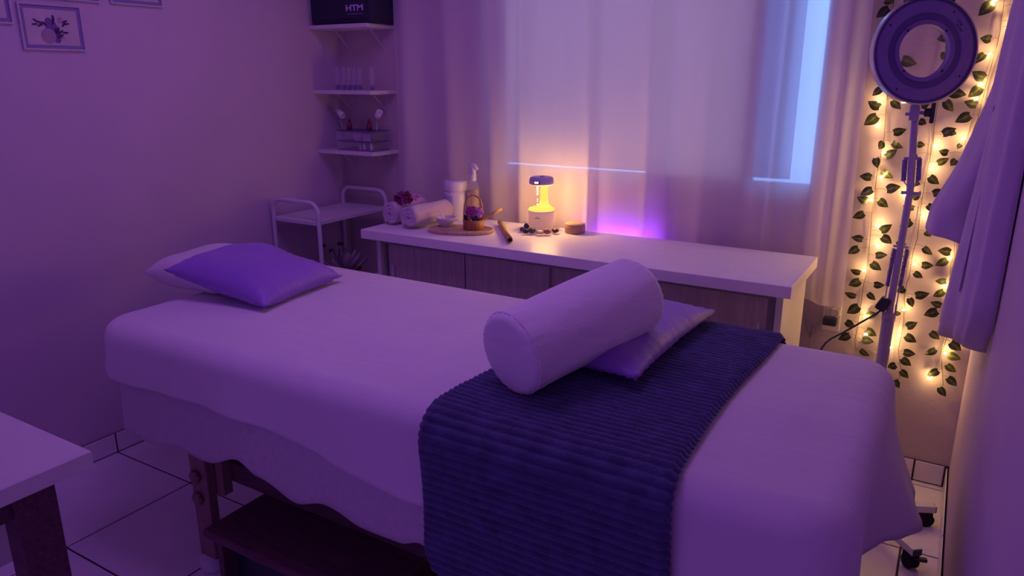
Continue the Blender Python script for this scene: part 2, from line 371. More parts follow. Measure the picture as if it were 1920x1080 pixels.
def drape(x0, x1, y0_, y1_, z, r, hem, edge=0.045, flare=None, nt=420, wr=0.006, seed=0.0, tk=0.004):
    cx, cy = (x0+x1)/2, (y0_+y1_)/2
    ring = []
    for i in range(nt):
        p, n = rrect(i/nt, x0, x1, y0_, y1_, r); ring.append((p, n))
    rows = []
    for s in [k/16 for k in range(16)]+[0.97]:
        row = []
        for p, n in ring:
            q = p - n*edge; hh = (y1_-y0_)/2; P = Vector((round(min(max(p.x, x0+hh), x1-hh)/0.025)*0.025, cy, 0))*(1-s) + q*s
            w = noise.noise(Vector((P.x*2.2+seed, P.y*3.1, 0)))*0.004 + noise.noise(Vector((P.x*4+seed, P.y*7, 3)))*0.0022
            row.append(Vector((P.x, P.y, z+w)))
        rows.append(row)
    for k in range(0, 7):
        a = k/6*PI/2
        rows.append([Vector((*(p-n*edge*(1-math.sin(a))).xy, z-edge*(1-math.cos(a)))) for p, n in ring])
    for k in range(1, 15):
        u = k/14; row = []
        for i, (p, n) in enumerate(ring):
            hz = hem(p); zz = (z-edge)*(1-u)+hz*u
            fl = flare(p, n) if flare else 0.01
            t = p.x*n.y*1.0 - p.y*n.x*1.0
            w = wr*u*(math.sin(13*(p.x-p.y)+seed)+0.6*math.sin(29*(p.x+p.y)+1.3+seed))
            w += 0.010*u*noise.noise(Vector((p.x*5+seed, p.y*5, zz*3)))
            q = p + n*(fl*u**1.4 + w)
            row.append(Vector((q.x, q.y, zz)))
        rows.append(row)
    n_ = nt; vs_ = [v for row in rows for v in row]; fs = []
    for j in range(len(rows)-1):
        for i in range(n_):
            fs.append((j*n_+i, j*n_+(i+1) % n_, (j+1)*n_+(i+1) % n_, (j+1)*n_+i))
    return MB().add(vs_, fs, True)
def interp(tab, x):
    if x <= tab[0][0]: return tab[0][1]
    for (a, b), (c, d) in zip(tab[:-1], tab[1:]):
        if x <= c:
            u = (x-a)/(c-a); u = u*u*(3-2*u); return b+(d-b)*u
    return tab[-1][1]
def solidify(o, t):
    m = o.modifiers.new('thickness', 'SOLIDIFY'); m.thickness = t; m.offset = -1
# table itself
tb = thing('massage_table', 'wooden massage table with knobbed height-adjustable legs, covered by white cloths', 'massage table', (-1.15, 1.66, 0))
MB().bbox((BX0+0.05, BY0+0.06, BZ-0.075), (BX1-0.05, BY1-0.05, BZ-0.012), 0.02, 3).build('padded_top', M['sheet'], tb)
rail = MB().box((BX0+0.2, BY0+0.075, BZ-0.16), (BX1-0.2, BY0+0.10, BZ-0.075)).box((BX0+0.2, BY1-0.10, BZ-0.16), (BX1-0.2, BY1-0.075, BZ-0.075))
rail.build('side_rail', M['darkwood'], tb)
for lx in (-1.84, -0.42):
    for ly, sg in ((1.285, 1), (2.02, -1)):
        leg = MB()
        leg.bbox((lx-0.052, ly-0.018, 0.26), (lx+0.052, ly+0.018, BZ-0.08), 0.003, 1)
        leg.bbox((lx-0.052, ly-0.052, 0.04), (lx+0.022, ly-0.019, 0.46), 0.003, 1)
        for zz in (0.13, 0.16, 0.19):
            leg.tube([(lx-0.018, ly-0.0525, zz), (lx-0.018, ly-0.0515, zz)], 0.004, 8)
        lo = leg.build('leg', M['legwood'], tb)
        foot = MB().lathe([(0.0, 0), (0.040, 0), (0.042, 0.01), (0.038, 0.045), (0.0, 0.045)], 20, (lx-0.015, ly-0.035, 0), sx=1.1)
        foot.build('leg_foot', M['white_metal'], lo)
        for zz in (0.33, 0.255):
            kn = MB()
            for k in range(6):
                a = k*PI/3
                kn.lathe([(0.0, -0.006), (0.0085, -0.005), (0.0085, 0.005), (0.0, 0.006)], 10, (0.013*math.cos(a), 0.013*math.sin(a), 0),
                         M=frame_M((lx-0.018, ly-0.062, zz), (1, 0, 0), (0, -1, 0)))
            kn.lathe([(0.0, -0.010), (0.016, -0.010), (0.016, 0.008), (0.0, 0.010)], 14, M=frame_M((lx-0.018, ly-0.060, zz), (1, 0, 0), (0, -1, 0)))
            kn.build('adjusting_knob', M['legwood'], lo)
# stretcher between legs
MB().box((-1.80, 1.30, 0.30), (-0.45, 1.325, 0.365)).build('stretcher', M['darkwood'], tb)
# terry under-cloth
def hem_low(p):
    if p.y < BY0+0.25:
        return interp([(-2.26, 0.44), (-2.20, 0.405), (-2.05, 0.40), (-1.87, 0.43), (-1.75, 0.42), (-1.63, 0.458), (-1.55, 0.432), (-1.40, 0.40), (-1.30, 0.425),
                       (-1.175, 0.395), (-1.05, 0.395), (-0.98, 0.42), (-0.5, 0.40), (-0.06, 0.41)], p.x)
    if p.x > -0.3: return 0.41+0.03*math.sin(p.y*6)
    return 0.43
low = drape(BX0+0.025, BX1-0.025, BY0+0.02, BY1-0.02, BZ-0.006, 0.10, hem_low, flare=lambda p, n: 0.012, wr=0.004, seed=4.0).build('terry_cover', M['terry'], merge=0.0004)
tag(low, 'pale terry cover with wavy hem hanging lowest on the massage table', 'cover'); solidify(low, 0.004)
def hem_up(p):
    if p.x > BX1-0.12: return interp([(1.2, 0.47), (1.3, 0.54), (1.45, 0.545), (1.6, 0.525), (1.70, 0.50), (1.80, 0.482), (2.0, 0.48), (2.1, 0.5)], p.y)
    if p.y < BY0+0.2:
        return interp([(-2.26, 0.635), (-2.15, 0.595), (-1.92, 0.605), (-1.49, 0.608), (-1.2, 0.565), (-0.97, 0.545), (-0.5, 0.49), (-0.1, 0.47)], p.x)
    if p.x < BX0+0.2: return interp([(1.3, 0.63), (1.7, 0.60), (2.1, 0.6)], p.y)
    return 0.60
def flare_up(p, n):
    if p.x > BX1-0.12: return interp([(1.2, 0.0), (1.5, 0.005), (1.8, 0.095), (1.95, 0.085), (2.1, 0.04)], p.y)
    return 0.012
up = drape(BX0, BX1, BY0, BY1, BZ+0.002, 0.11, hem_up, edge=0.06, flare=flare_up, wr=0.005, nt=520).build('bed_sheet', M['sheet'], merge=0.0004)
tag(up, 'smooth white cotton sheet spread over the massage table', 'sheet'); solidify(up, 0.003)

# ribbed blanket: profile in (s) across bed width, ribs run along X
def blanket():
    x0, x1 = -0.947, -0.372
    Ytop1, zt = 2.10, BZ+0.012
    e = 0.075; yn = BY0-0.022
    path = []
    zb = 0.372
    # near hem up, over rounded edge, across top, slightly over far edge
    L1 = zt-e-zb; L2 = e*PI/2; L3 = BY1-0.04-(yn+e); L4 = 0.05*PI/2; L5 = 0.02
    tot = L1+L2+L3+L4+L5
    def prof(s):
        if s < L1: return (yn, zb+s, -1.0, 0.0)
        s -= L1
        if s < L2:
            a = s/e; return (yn+e*(1-math.cos(a)), zt-e+e*math.sin(a), -math.cos(a), math.sin(a))
        s -= L2
        if s < L3: return (yn+e+s, zt, 0.0, 1.0)
        s -= L3
        if s < L4:
            a = s/0.05; return (BY1-0.04+0.05*math.sin(a), zt-0.05+0.05*math.cos(a), math.sin(a), math.cos(a))
        s -= L4
        return (BY1+0.01, zt-0.05-s, 1.0, 0.0)
    pitch = 0.0195; nr = int(tot/pitch); per = 8; ns = nr*per
    nxs = 44
    vs_ = []
    for j in range(ns+1):
        s = j/ns*tot
        y, z, ny, nz = prof(s)
        rib = abs(math.sin(PI*s/pitch))**0.6
        rb = 0.0085*rib
        for i in range(nxs):
            u = i/(nxs-1)
            sc = 0.006*rib                     # scalloped edges
            xa = x0-sc + (0.0 if s > 0.25 else 0.0); xb = x1+sc
            # rounded lower corner at the left
            c = 0.09
            if s < c: xa += c-math.sqrt(max(c*c-(c-s)**2, 0))
            xa += 0.010*math.sin(s*9); xb += 0.012*math.sin(s*5+1.0)
            # the blanket lies a little askew
            if s > L1: xa += 0.03*(s-L1)/(tot-L1); 
            X = xa+(xb-xa)*u
            edge_t = min(u, 1-u)*(x1-x0)
            th = min(1.0, edge_t/0.012); th = math.sqrt(max(0, 1-(1-th)**2))
            hgt = (0.006+rb)*th + 0.004*noise.noise(Vector((X*6, s*5, 1)))*th
            hgt += 0.002*noise.noise(Vector((X*30, s*60, 2)))*th
            vs_.append((X, y+ny*hgt, z+nz*hgt))
    fs = []
    for j in range(ns):
        for i in range(nxs-1):
            fs.append((j*nxs+i, j*nxs+i+1, (j+1)*nxs+i+1, (j+1)*nxs+i))
    return MB().add(vs_, fs, True)
bk = blanket().build('ribbed_blanket', M['blanket'])
tag(bk, 'dark navy ribbed plush blanket laid across the massage table', 'blanket')

# pillows
def pillow(w, d, h, Mx, pinch=0.06, power=2.6, wr=0.004, seed=0.0, n=40, seam=0.0):
    mb = MB()
    def fn(sgn):
        def f(u, v):
            a = 2*u-1; b = 2*v-1
            px = a*(1-pinch*(1-a*a*0)*(1-abs(b)**1.0)*abs(a)**3*0.0) * w/2; py = b*d/2
            px *= 1-pinch*(1-b*b)*abs(a)**2*1.0 if abs(a) > 0 else 1
            py *= 1-pinch*(1-a*a)*abs(b)**2*1.0
            t = max(0.0, (1-abs(a)**power)*(1-abs(b)**power))**0.62
            cr = noise.noise(Vector((px*9+seed, py*9, sgn*2.0)))*wr*2 + wr*math.sin(26*(a+b)+seed)*max(0, abs(a*b)-0.25)
            edge_w = math.sin(a*40+seed)*wr*0.5*(abs(b)**8)+math.sin(b*40+seed)*wr*0.5*(abs(a)**8)
            return Vector((px, py, sgn*(h/2*t*(1.0 if sgn > 0 else 0.75)) + cr*t + edge_w))
        return f
    mb.grid(fn(1), n, n, M=Mx); mb.grid(lambda u, v: fn(-1)(1-u, v), n, n, M=Mx)
    return mb
def RM(loc, rx=0, ry=0, rz=0):
    return Matrix.Translation(Vector(loc)) @ Matrix.Rotation(rz, 4, 'Z') @ Matrix.Rotation(ry, 4, 'Y') @ Matrix.Rotation(rx, 4, 'X')
wp = pillow(0.38, 0.36, 0.14, RM((-2.26, 1.70, 0.824), 0, 0.0, 0.05), power=5, pinch=0.03, seed=2).build('white_pillow', M['sheet'], merge=0.0005)
tag(wp, 'white pillow under the purple satin one at the table head', 'pillow')
pp = pillow(0.43, 0.42, 0.135, RM((-2.065, 1.70, 0.836), 0.0, 0.19, math.radians(8)), power=3.6, pinch=0.07, seed=5, wr=0.006).build('satin_pillow', M['satin'], merge=0.0005)
tag(pp, 'large purple satin pillow lying at the head of the massage table', 'pillow')
cp = pillow(0.35, 0.62, 0.115, RM((-0.735, 1.815, 0.828), 0.0, 0.0, math.radians(-1)), pinch=0.08, seed=8, wr=0.006).build('satin_cushion', M['satin'], merge=0.0005)
tag(cp, 'purple satin cushion pinned under the bolster on the navy blanket', 'cushion')
# bolster
def bolster():
    A = at(953, 666, Z=0.888); B = at(1192, 552, Z=0.955)
    ax = (B-A).normalized(); L = (B-A).length
    Mx = frame_M(A, ax, (0, 0, 1)); R_ = 0.101
    n = 64; rows = []
    prof = [(-0.004, 0.0), (-0.004, 0.5), (-0.003, 0.85), (0.0, 0.95), (0.008, 0.99), (0.02, 1.0)]
    k = 24
    prof += [(0.02+(L-0.04)*i/k, 1.0) for i in range(1, k)] + [(L-0.02, 1.0), (L-0.008, 0.985), (L+0.002, 0.93), (L+0.006, 0.8), (L+0.008, 0.5), (L+0.008, 0.0)]
    def f(u, v):
        i = min(int(v*(len(prof)-1)+0.5), len(prof)-1)
        xx, rr = prof[i]; a = 2*PI*u
        r = R_*rr*(0.985+0.03*math.sin(PI*xx/L))
        if 0.0 < xx < L:
            w = xx/L
            r += 0.0022*noise.noise(Vector((xx*5, math.cos(a)*2.2, math.sin(a)*2.2)))*2
            crease = math.sin(a*7+xx*11)*0.0022*max(0, math.sin(PI*w))**0.5*(0.5-0.5*math.sin(a+0.3))
            r += crease
        gath = 0.0018*math.sin(a*26)*(1.0 if (0.0 <= xx < 0.05 or xx > L-0.05) else 0.0)*rr
        r += gath
        return Vector((xx, r*math.cos(a), r*math.sin(a)))
    mb = MB().grid(f, n, len(prof), closeu=True, M=Mx)
    seam = MB().tube([Mx @ Vector((0.012, R_*0.998*math.cos(2*PI*i/48), R_*0.998*math.sin(2*PI*i/48))) for i in range(49)], 0.0016, 6)
    return mb, seam
mb, seam = bolster()
bo = mb.build('bolster', M['bolster'], merge=0.0002); tag(bo, 'white cylindrical bolster lying across the navy blanket', 'bolster')
seam.build('end_seam', M['bolster'], bo)
# step stool under the table
st = thing('step_stool', 'dark wooden step stool on the floor under the massage table', 'step stool', (-1.3, 1.3, 0))
MB().bbox((-1.715, 1.13, 0.225), (-1.085, 1.50, 0.25), 0.006, 2).build('top_board', M['darkwood'], st)
MB().box((-1.69, 1.155, 0.0), (-1.668, 1.475, 0.225)).build('side_panel', M['darkwood'], st)
MB().box((-1.132, 1.155, 0.0), (-1.11, 1.475, 0.225)).build('side_panel', M['darkwood'], st)
MB().box((-1.668, 1.20, 0.03), (-1.132, 1.215, 0.225)).build('front_panel', M['black'], st)
st2 = thing('low_step', 'low brown wooden step beside the step stool under the blanket hem', 'step', (-0.8, 1.3, 0))
MB().bbox((-1.075, 1.12, 0.155), (-0.50, 1.46, 0.18), 0.006, 2).build('top_board', M['legwood'], st2)
for xx in (-1.055, -0.542):
    MB().box((xx, 1.145, 0), (xx+0.022, 1.435, 0.155)).build('side_panel', M['legwood'], st2)

# ================================================================= DESK (front left)
dk = thing('desk', 'white-topped desk with dark wooden leg in the near left corner', 'desk', (-1.7, 0.5, 0))
MB().bbox((-2.45, 0.10, 0.712), (-1.467, 0.742, 0.75), 0.002, 1).build('desk_top', M['white'], dk)
for lx, ly in ((-1.515, 0.63), (-2.40, 0.63), (-1.515, 0.14), (-2.40, 0.14)):
    MB().bbox((lx-0.028, ly-0.04, 0.0), (lx+0.028, ly+0.04, 0.712), 0.002, 1).build('leg', M['darkwood'], dk)
MB().box((-1.53, 0.18, 0.66), (-1.50, 0.59, 0.712)).build('apron', M['darkwood'], dk)
MB().bbox((-2.10, 0.15, 0.475), (-1.66, 0.655, 0.712), 0.002, 1).build('drawer_box', M['white'], dk)

def text_part(body, size, Mx, m, parent, name='lettering', bold=0.0):
    cu = bpy.data.curves.new(name, 'FONT'); cu.body = body; cu.size = size; cu.align_x = 'CENTER'; cu.align_y = 'CENTER'; cu.extrude = 0.0006; cu.offset = bold
    t = bpy.data.objects.new(name, cu); C.objects.link(t)
    dg = bpy.context.evaluated_depsgraph_get(); me = bpy.data.meshes.new_from_object(t.evaluated_get(dg))
    bpy.data.objects.remove(t); me.transform(Mx); me.materials.clear(); me.materials.append(m)
    o = bpy.data.objects.new(name, me); C.objects.link(o)
    o.parent = parent
    o.matrix_parent_inverse = Matrix.Translation(-parent.location) if parent.type == 'EMPTY' else Matrix()
    return o

# ================================================================= COUNTER
CZ = 0.86; CY0, CY1 = 2.385, 2.868
wt = MB().bbox((-2.20, CY0, CZ-0.040), (-0.395, CY1, CZ), 0.0015, 1).build('worktop', M['worktop'])
tag(wt, 'long white worktop under the curtained window', 'worktop')
cb = thing('base_cabinet', 'low cabinet with grey wood sliding doors and white sides below the worktop', 'cabinet', (-1.3, 2.65, 0))
CX0, CX1 = -2.155, -0.425
MB().box((CX0, CY0+0.05, 0), (CX0+0.022, CY1-0.01, CZ-0.04)).build('side_panel', M['white'], cb)
MB().box((CX1-0.022, CY0+0.05, 0), (CX1, CY1-0.01, CZ-0.04)).build('side_panel', M['white'], cb)
MB().box((CX0+0.022, CY0+0.30, 0.06), (CX1-0.022, CY0+0.31, CZ-0.04)).build('back_panel', M['greywood'], cb)
MB().box((CX0+0.022, CY0+0.055, 0.0), (CX1-0.022, CY0+0.30, 0.06)).build('plinth', M['white'], cb)
MB().box((CX0+0.022, CY0+0.05, CZ-0.062), (CX1-0.022, CY0+0.12, CZ-0.04)).build('top_track', M['grey'], cb)
mid = -1.305
d1 = MB().box((CX0+0.045, CY0+0.075, 0.065), (mid, CY0+0.09, CZ-0.064)).build('door', M['greywood'], cb)
d2 = MB().box((mid-0.03, CY0+0.095, 0.065), (CX1-0.055, CY0+0.11, CZ-0.064)).build('door', M['greywood'], cb)
MB().box((CX1-0.055, CY0+0.09, 0.065), (CX1-0.024, CY0+0.115, CZ-0.064)).build('door_stile', M['grey'], cb)
for xx in (-1.70,):
    MB().box((xx-0.0015, CY0+0.0735, 0.066), (xx+0.0015, CY0+0.075, CZ-0.065)).build('board_joint', M['ink'], d1)
MB().bbox((CX0+0.066, CY0+0.063, 0.50), (CX0+0.078, CY0+0.075, 0.70), 0.003, 1).build('handle', M['white_metal'], d1)
MB().bbox((CX1-0.085, CY0+0.083, 0.50), (CX1-0.073, CY0+0.095, 0.70), 0.003, 1).build('handle', M['white_metal'], d2)

# ---- rolled towels
def towel(c, ax, R_, L, turns, oval):
    Mx = frame_M(c, ax, (0, 0, 1)); mb = MB()
    th = R_/turns*0.84; N = int(turns*30); pts = []
    for i in range(N+1):
        a = i/N*turns*2*PI; r = R_ - th*0.5 - (R_-th*0.6)*(i/N)*0.97
        pts.append((a, r))
    vs_ = []; nl = 10
    for (a, r) in pts:
        for rr, wgt in ((r+th*0.46, 1), (r-th*0.46, -1)):
            for k in range(nl+1):
                t = k/nl; xx = t*L
                bul = 0.0
                if k == 0: xx += 0.004*(0.5+0.5*math.sin(a*3))
                ra = rr + (0.0012*math.sin(a*5+t*9) if wgt > 0 else 0)
                vs_.append((xx, -ra*math.cos(-a-2.2)*oval, ra*math.sin(-a-2.2)/oval))
    w = nl+1; fs = []
    for i in range(N):
        b0 = i*2*w; b1 = (i+1)*2*w
        for k in range(nl):
            fs.append((b0+k, b0+k+1, b1+k+1, b1+k)); fs.append((b0+w+k, b1+w+k, b1+w+k+1, b0+w+k+1))
        fs.append((b0, b1, b1+w, b0+w)); fs.append((b0+nl, b0+w+nl, b1+w+nl, b1+nl))
    fs.append(tuple([k for k in range(w)]+[w+k for k in range(nl, -1, -1)]))
    return mb.add(vs_, fs, True, Mx)
ta = Vector((0.06, 1.0, 0)).normalized()
t1 = towel(at(731, 401, Z=CZ+0.053), ta, 0.054, 0.22, 3.0, 0.93).build('rolled_towel', M['towel'])
tag(t1, 'rolled pale towel at the left end of the worktop, nearest the trolley', 'towel', 'rolled towels')
t2 = towel(at(765, 408, Z=CZ+0.054), Vector((0.10, 1, 0)), 0.054, 0.25, 2.7, 1.0).build('rolled_towel', M['towel'])
tag(t2, 'rolled pale towel in front, against the wooden tray', 'towel', 'rolled towels')

def flower(c, r, n, m, tilt=0.5, layers=2):
    mb = MB(); c = Vector(c); face = (Vector((0, 0, HC))-c).normalized()+Vector((0, 0, 0.25)); Mf = frame_M(c, _R, face)
    for l in range(layers):
        rr = r*(1-0.38*l); k = n-l
        for i in range(k):
            a = 2*PI*i/k + l*0.5
            d = Vector((math.cos(a)*math.cos(tilt+0.45*l), math.sin(a)*math.cos(tilt+0.45*l), math.sin(tilt+0.45*l)))
            Mx = Mf @ frame_M(d*rr*0.55, d, (0, 0, 1))
            mb.grid(lambda u, v: Vector((rr*0.62*math.cos(PI*v), rr*0.5*math.sin(PI*v)*math.cos(2*PI*u), rr*0.22*math.sin(PI*v)*math.sin(2*PI*u)+rr*0.14*math.cos(PI*v)**2)), 10, 7, closeu=True, M=Mx)
    return mb
fl = thing('flower_cluster', 'burgundy flower cluster lying on top of the two rolled towels', 'flowers', at(757, 374, Z=CZ+0.10))
fc = at(757, 374, Y=2.57)
for dx, dy, dz, r, mk in ((-0.032, 0, 0.0, 0.020, 'petal_dark'), (-0.014, 0.0, 0.020, 0.017, 'petal_mid'), (0.010, 0.01, 0.014, 0.022, 'petal_dark'), (0.030, 0.0, 0.0, 0.020, 'petal_dark'), (0.012, -0.008, -0.006, 0.017, 'petal_mid'), (-0.014, -0.004, -0.012, 0.016, 'petal_dark'), (0.048, 0.03, 0.010, 0.018, 'petal_pink')):
    flower(fc+Vector((dx, dy, dz)), r, 5, M[mk], 0.4).build('flower', M[mk], fl)

# ---- jar, spray bottle
jc = at(866, 411, Z=CZ); jc.y = 2.80; jc = Vector((at(858, 412, Y=2.80).x-0.008, 2.80, CZ))
jar = thing('plastic_jar', 'white plastic jar with lavender label and screw lid behind the tray', 'jar', jc)
MB().lathe([(0.0, 0), (0.052, 0), (0.055, 0.006), (0.055, 0.128), (0.050, 0.136), (0.0, 0.136)], 32, jc).build('jar_body', M['ceramic'], jar)
MB().lathe([(0.0, 0.134), (0.053, 0.134), (0.054, 0.140), (0.054, 0.176), (0.050, 0.181), (0.0, 0.182)], 32, jc).build('jar_lid', M['ceramic'], jar)
jl = MB()
jl.grid(lambda u, v: jc+Vector((0.0555*math.sin(-0.9+1.7*u-0.45), -0.0555*math.cos(-0.9+1.7*u-0.45), 0.018+0.10*v)), 20, 2)
jlo = jl.build('jar_label', M['lavprint'], jar)
def on_cyl(c, R_, a, z): return c+Vector((R_*math.sin(a), -R_*math.cos(a), z))
lines = MB()
for z, a0, a1, h in ((0.098, -1.15, -0.75, 0.004), (0.078, -1.0, -0.3, 0.005), (0.066, -0.9, -0.4, 0.002), (0.058, -0.95, -0.35, 0.002), (0.05, -0.9, -0.4, 0.002), (0.035, -0.95, -0.55, 0.002)):
    lines.grid(lambda u, v: on_cyl(jc, 0.0559, a0+(a1-a0)*u, z+h*v), 8, 2)
lines.build('printed_lines', M['ink'], jlo)
sc = Vector((at(888, 404, Y=2.82).x, 2.82, CZ))
sp = thing('spray_bottle', 'tall clear spray bottle with white trigger head behind the hooped basket', 'spray bottle', sc)
MB().lathe([(0.0, 0), (0.026, 0), (0.028, 0.005), (0.028, 0.158), (0.024, 0.172), (0.013, 0.180), (0.013, 0.186), (0.0, 0.186)], 24, sc).build('bottle_body', M['clear'], sp)
MB().lathe([(0.0, 0.004), (0.026, 0.004), (0.026, 0.14), (0.0, 0.14)], 24, sc).build('bottle_liquid', M['liquid'], sp)
MB().grid(lambda u, v: on_cyl(sc, 0.0286, -1.3+1.5*u, 0.02+0.115*v), 14, 2).build('bottle_label', M['label'], sp)
MB().lathe([(0.0, 0.182), (0.015, 0.182), (0.016, 0.19), (0.015, 0.212), (0.010, 0.216), (0.0, 0.216)], 18, sc).build('collar', M['ceramic'], sp)
hd = MB()
hd.tube([sc+Vector((0.004, 0, 0.21)), sc+Vector((0.002, 0, 0.235)), sc+Vector((-0.004, 0, 0.250))], [0.010, 0.012, 0.010], 12)
hd.tube([sc+Vector((0.024, 0, 0.236)), sc+Vector((0.010, 0, 0.250)), sc+Vector((-0.012, 0, 0.254)), sc+Vector((-0.022, 0, 0.248))], [0.007, 0.012, 0.012, 0.008], 12)
hd.tube([sc+Vector((-0.014, 0, 0.246)), sc+Vector((-0.022, 0, 0.230)), sc+Vector((-0.030, 0, 0.212))], [0.006, 0.005, 0.003], 8)
hd.build('trigger_head', M['ceramic'], sp)

# ---- wooden tray with bowl and hooped basket
tc_ = at(862, 430, Z=CZ+0.012); tc_ = Vector((tc_.x, tc_.y+0.01, CZ))
tray = MB()
def sup(a, n=3.0): return abs(math.cos(a))**(2/n)*math.copysign(1, math.cos(a)), abs(math.sin(a))**(2/n)*math.copysign(1, math.sin(a))
Mt = RM(tc_, 0, 0, math.radians(20))
prof = [(0.0, 0.0), (0.96, 0.0), (1.0, 0.006), (1.0, 0.012), (0.985, 0.015), (0.93, 0.0155), (0.915, 0.012), (0.0, 0.012)]
tray.grid(lambda u, v: Vector((prof[int(v*7+0.5)][0]*0.145*sup(2*PI*u, 2.3)[0], prof[int(v*7+0.5)][0]*0.085*sup(2*PI*u, 2.3)[1], prof[int(v*7+0.5)][1])), 56, 8, closeu=True, M=Mt)
tro = tray.build('wooden_tray', M['traywood']); tag(tro, 'pale oval wooden tray holding the bowl and hooped basket', 'tray')
bc = at(836, 424, Z=CZ+0.0125)
bw = MB()
bp = [(0.0, 0.0), (0.022, 0.0), (0.024, 0.003), (0.036, 0.018), (0.043, 0.036), (0.044, 0.040), (0.041, 0.040), (0.034, 0.020), (0.020, 0.006), (0.0, 0.005)]
def bowlf(u, v):
    r, z = bp[int(v*9+0.5)]; a = 2*PI*u
    sx = 1.0 + (0.28*max(0, math.cos(a-0.35))**8 if z > 0.03 else 0)
    return Vector((bc.x+r*math.cos(a)*sx, bc.y+r*math.sin(a)*sx, bc.z+z+(0.004*max(0, math.cos(a-0.35))**8 if z > 0.03 else 0)))
bwo = bw.grid(bowlf, 40, 10, closeu=True).build('spouted_bowl', M['ceramic']); tag(bwo, 'small white spouted bowl on the wooden tray', 'bowl')
spt = MB().tube([bc+Vector((0.010, -0.006, 0.012)), bc+Vector((-0.012, 0.002, 0.036)), bc+Vector((-0.040, 0.012, 0.066))], [0.008, 0.005, 0.0045], 10, flat=0.5).build('spatula', M['ceramic'])
tag(spt, 'white spatula leaning in the small spouted bowl', 'spatula')
kc = at(888, 429, Z=CZ+0.0125)
kb = thing('hooped_basket', 'round teak basket with tall copper hoop on the wooden tray', 'basket', kc)
MB().lathe([(0.0, 0.0), (0.044, 0.0), (0.045, 0.002), (0.045, 0.042), (0.040, 0.042), (0.040, 0.006), (0.0, 0.006)], 36, kc).build('basket_wall', M['teak'], kb)
hp = []
for i in range(33):
    t = i/32; a = PI*t
    x_ = 0.041*math.cos(a); hp.append(kc+Vector((x_*0.9*0.97, x_*0.44, 0.03+0.115*math.sin(a)**0.55)))
MB().tube(hp, 0.0026, 8, flat=1.6).build('hoop', M['hoop'], kb)
fb = thing('flower_bunch', 'magenta and pink flowers with dark leaves inside the hooped basket', 'flowers', kc+Vector((0,0,0.03)))
flower(kc+Vector((0.0, -0.015, 0.075)), 0.024, 6, M['petal_mid'], 0.2, 3).build('flower', M['petal_mid'], fb)
flower(kc+Vector((0.022, 0.0, 0.070)), 0.024, 6, M['petal_pink'], 0.2, 3).build('flower', M['petal_pink'], fb)
flower(kc+Vector((-0.022, -0.012, 0.045)), 0.018, 5, M['leafdark'], 0.2).build('leaf_tuft', M['leafdark'], fb)
flower(kc+Vector((0.024, -0.02, 0.045)), 0.016, 5, M['leafdark'], 0.2).build('leaf_tuft', M['leafdark'], fb)
def bamboo_tube(a, b, r, name, label):
    a, b = Vector(a), Vector(b); ax = (b-a); L = ax.length; Mx = frame_M(a, ax)
    pr = [(0.0, 0.72), (0.0, 1.0), (L*0.30, 1.0), (L*0.32, 1.06), (L*0.34, 1.0), (L*0.68, 1.0), (L*0.70, 1.06), (L*0.72, 1.0), (L, 1.0), (L, 0.72), (L-0.04, 0.70)]
    mb = MB().grid(lambda u, v: Vector((pr[int(v*10+0.5)][0], r*pr[int(v*10+0.5)][1]*math.cos(2*PI*u), r*pr[int(v*10+0.5)][1]*math.sin(2*PI*u))), 24, 11, closeu=True, M=Mx)
    mb.grid(lambda u, v: Vector((0.04*(1-v)+0.0*v, r*0.70*math.cos(2*PI*u), r*0.70*math.sin(2*PI*u))), 24, 2, closeu=True, M=Mx)
    mb.add([Mx @ Vector((0.04, r*0.7*math.cos(2*PI*k/24), r*0.7*math.sin(2*PI*k/24))) for k in range(24)], [tuple(range(24))])
    o = mb.build(name, M['bamboo']); tag(o, label, 'bamboo'); return o
bamboo_tube(kc+Vector((-0.004, -0.018, 0.018)), kc+Vector((-0.006, -0.026, 0.062)), 0.0075, 'bamboo_stick', 'short upright bamboo piece in the hooped basket below the flowers')
bamboo_tube(kc+Vector((-0.012, 0.012, 0.012)), kc+Vector((0.085, 0.095, 0.082)), 0.0075, 'bamboo_stick', 'thin bamboo stick leaning out of the hooped basket to the right')
bamboo_tube(at(956, 450, Z=CZ+0.0135), at(938, 417, Z=CZ+0.0135), 0.0125, 'bamboo_tube', 'thick bamboo massage tube lying on the worktop beside the tray')

# ---- humidifier
hc = Vector((0, 2.66, CZ)); hc.x = at(1015, 428, Y=2.66).x
hp_ = at(1012, 432, Z=CZ); hc = Vector((hp_.x, hp_.y+0.012, CZ+0.009))
pl = MB().lathe([(0.0, 0.0), (0.062, 0.0), (0.082, 0.007), (0.084, 0.009), (0.080, 0.009), (0.060, 0.0035), (0.0, 0.0035)], 40, hc-Vector((0, 0, 0.009))).build('saucer', M['clear'])
tag(pl, 'shallow glass saucer under the lit humidifier', 'saucer')
hc.z = CZ+0.004
hu = thing('humidifier', 'anti-gravity droplet humidifier glowing yellow with lavender cap on the worktop', 'humidifier', hc)
MB().lathe([(0.0, 0.0), (0.046, 0.0), (0.050, 0.004), (0.0545, 0.030), (0.056, 0.070), (0.0565, 0.084), (0.0, 0.084)], 40, hc).build('base', M['litbase'], hu)
MB().lathe([(0.0, 0.084), (0.0565, 0.084), (0.0575, 0.088), (0.052, 0.094), (0.0, 0.096)], 40, hc).build('lit_collar', M['glow'], hu)
nk = hc+Vector((0.011, 0.004, 0.0))
MB().lathe([(0.046, 0.092), (0.033, 0.100), (0.022, 0.112), (0.0175, 0.128), (0.0165, 0.190), (0.017, 0.196)], 28, nk).build('lit_neck', M['glow'], hu)
dr = MB()
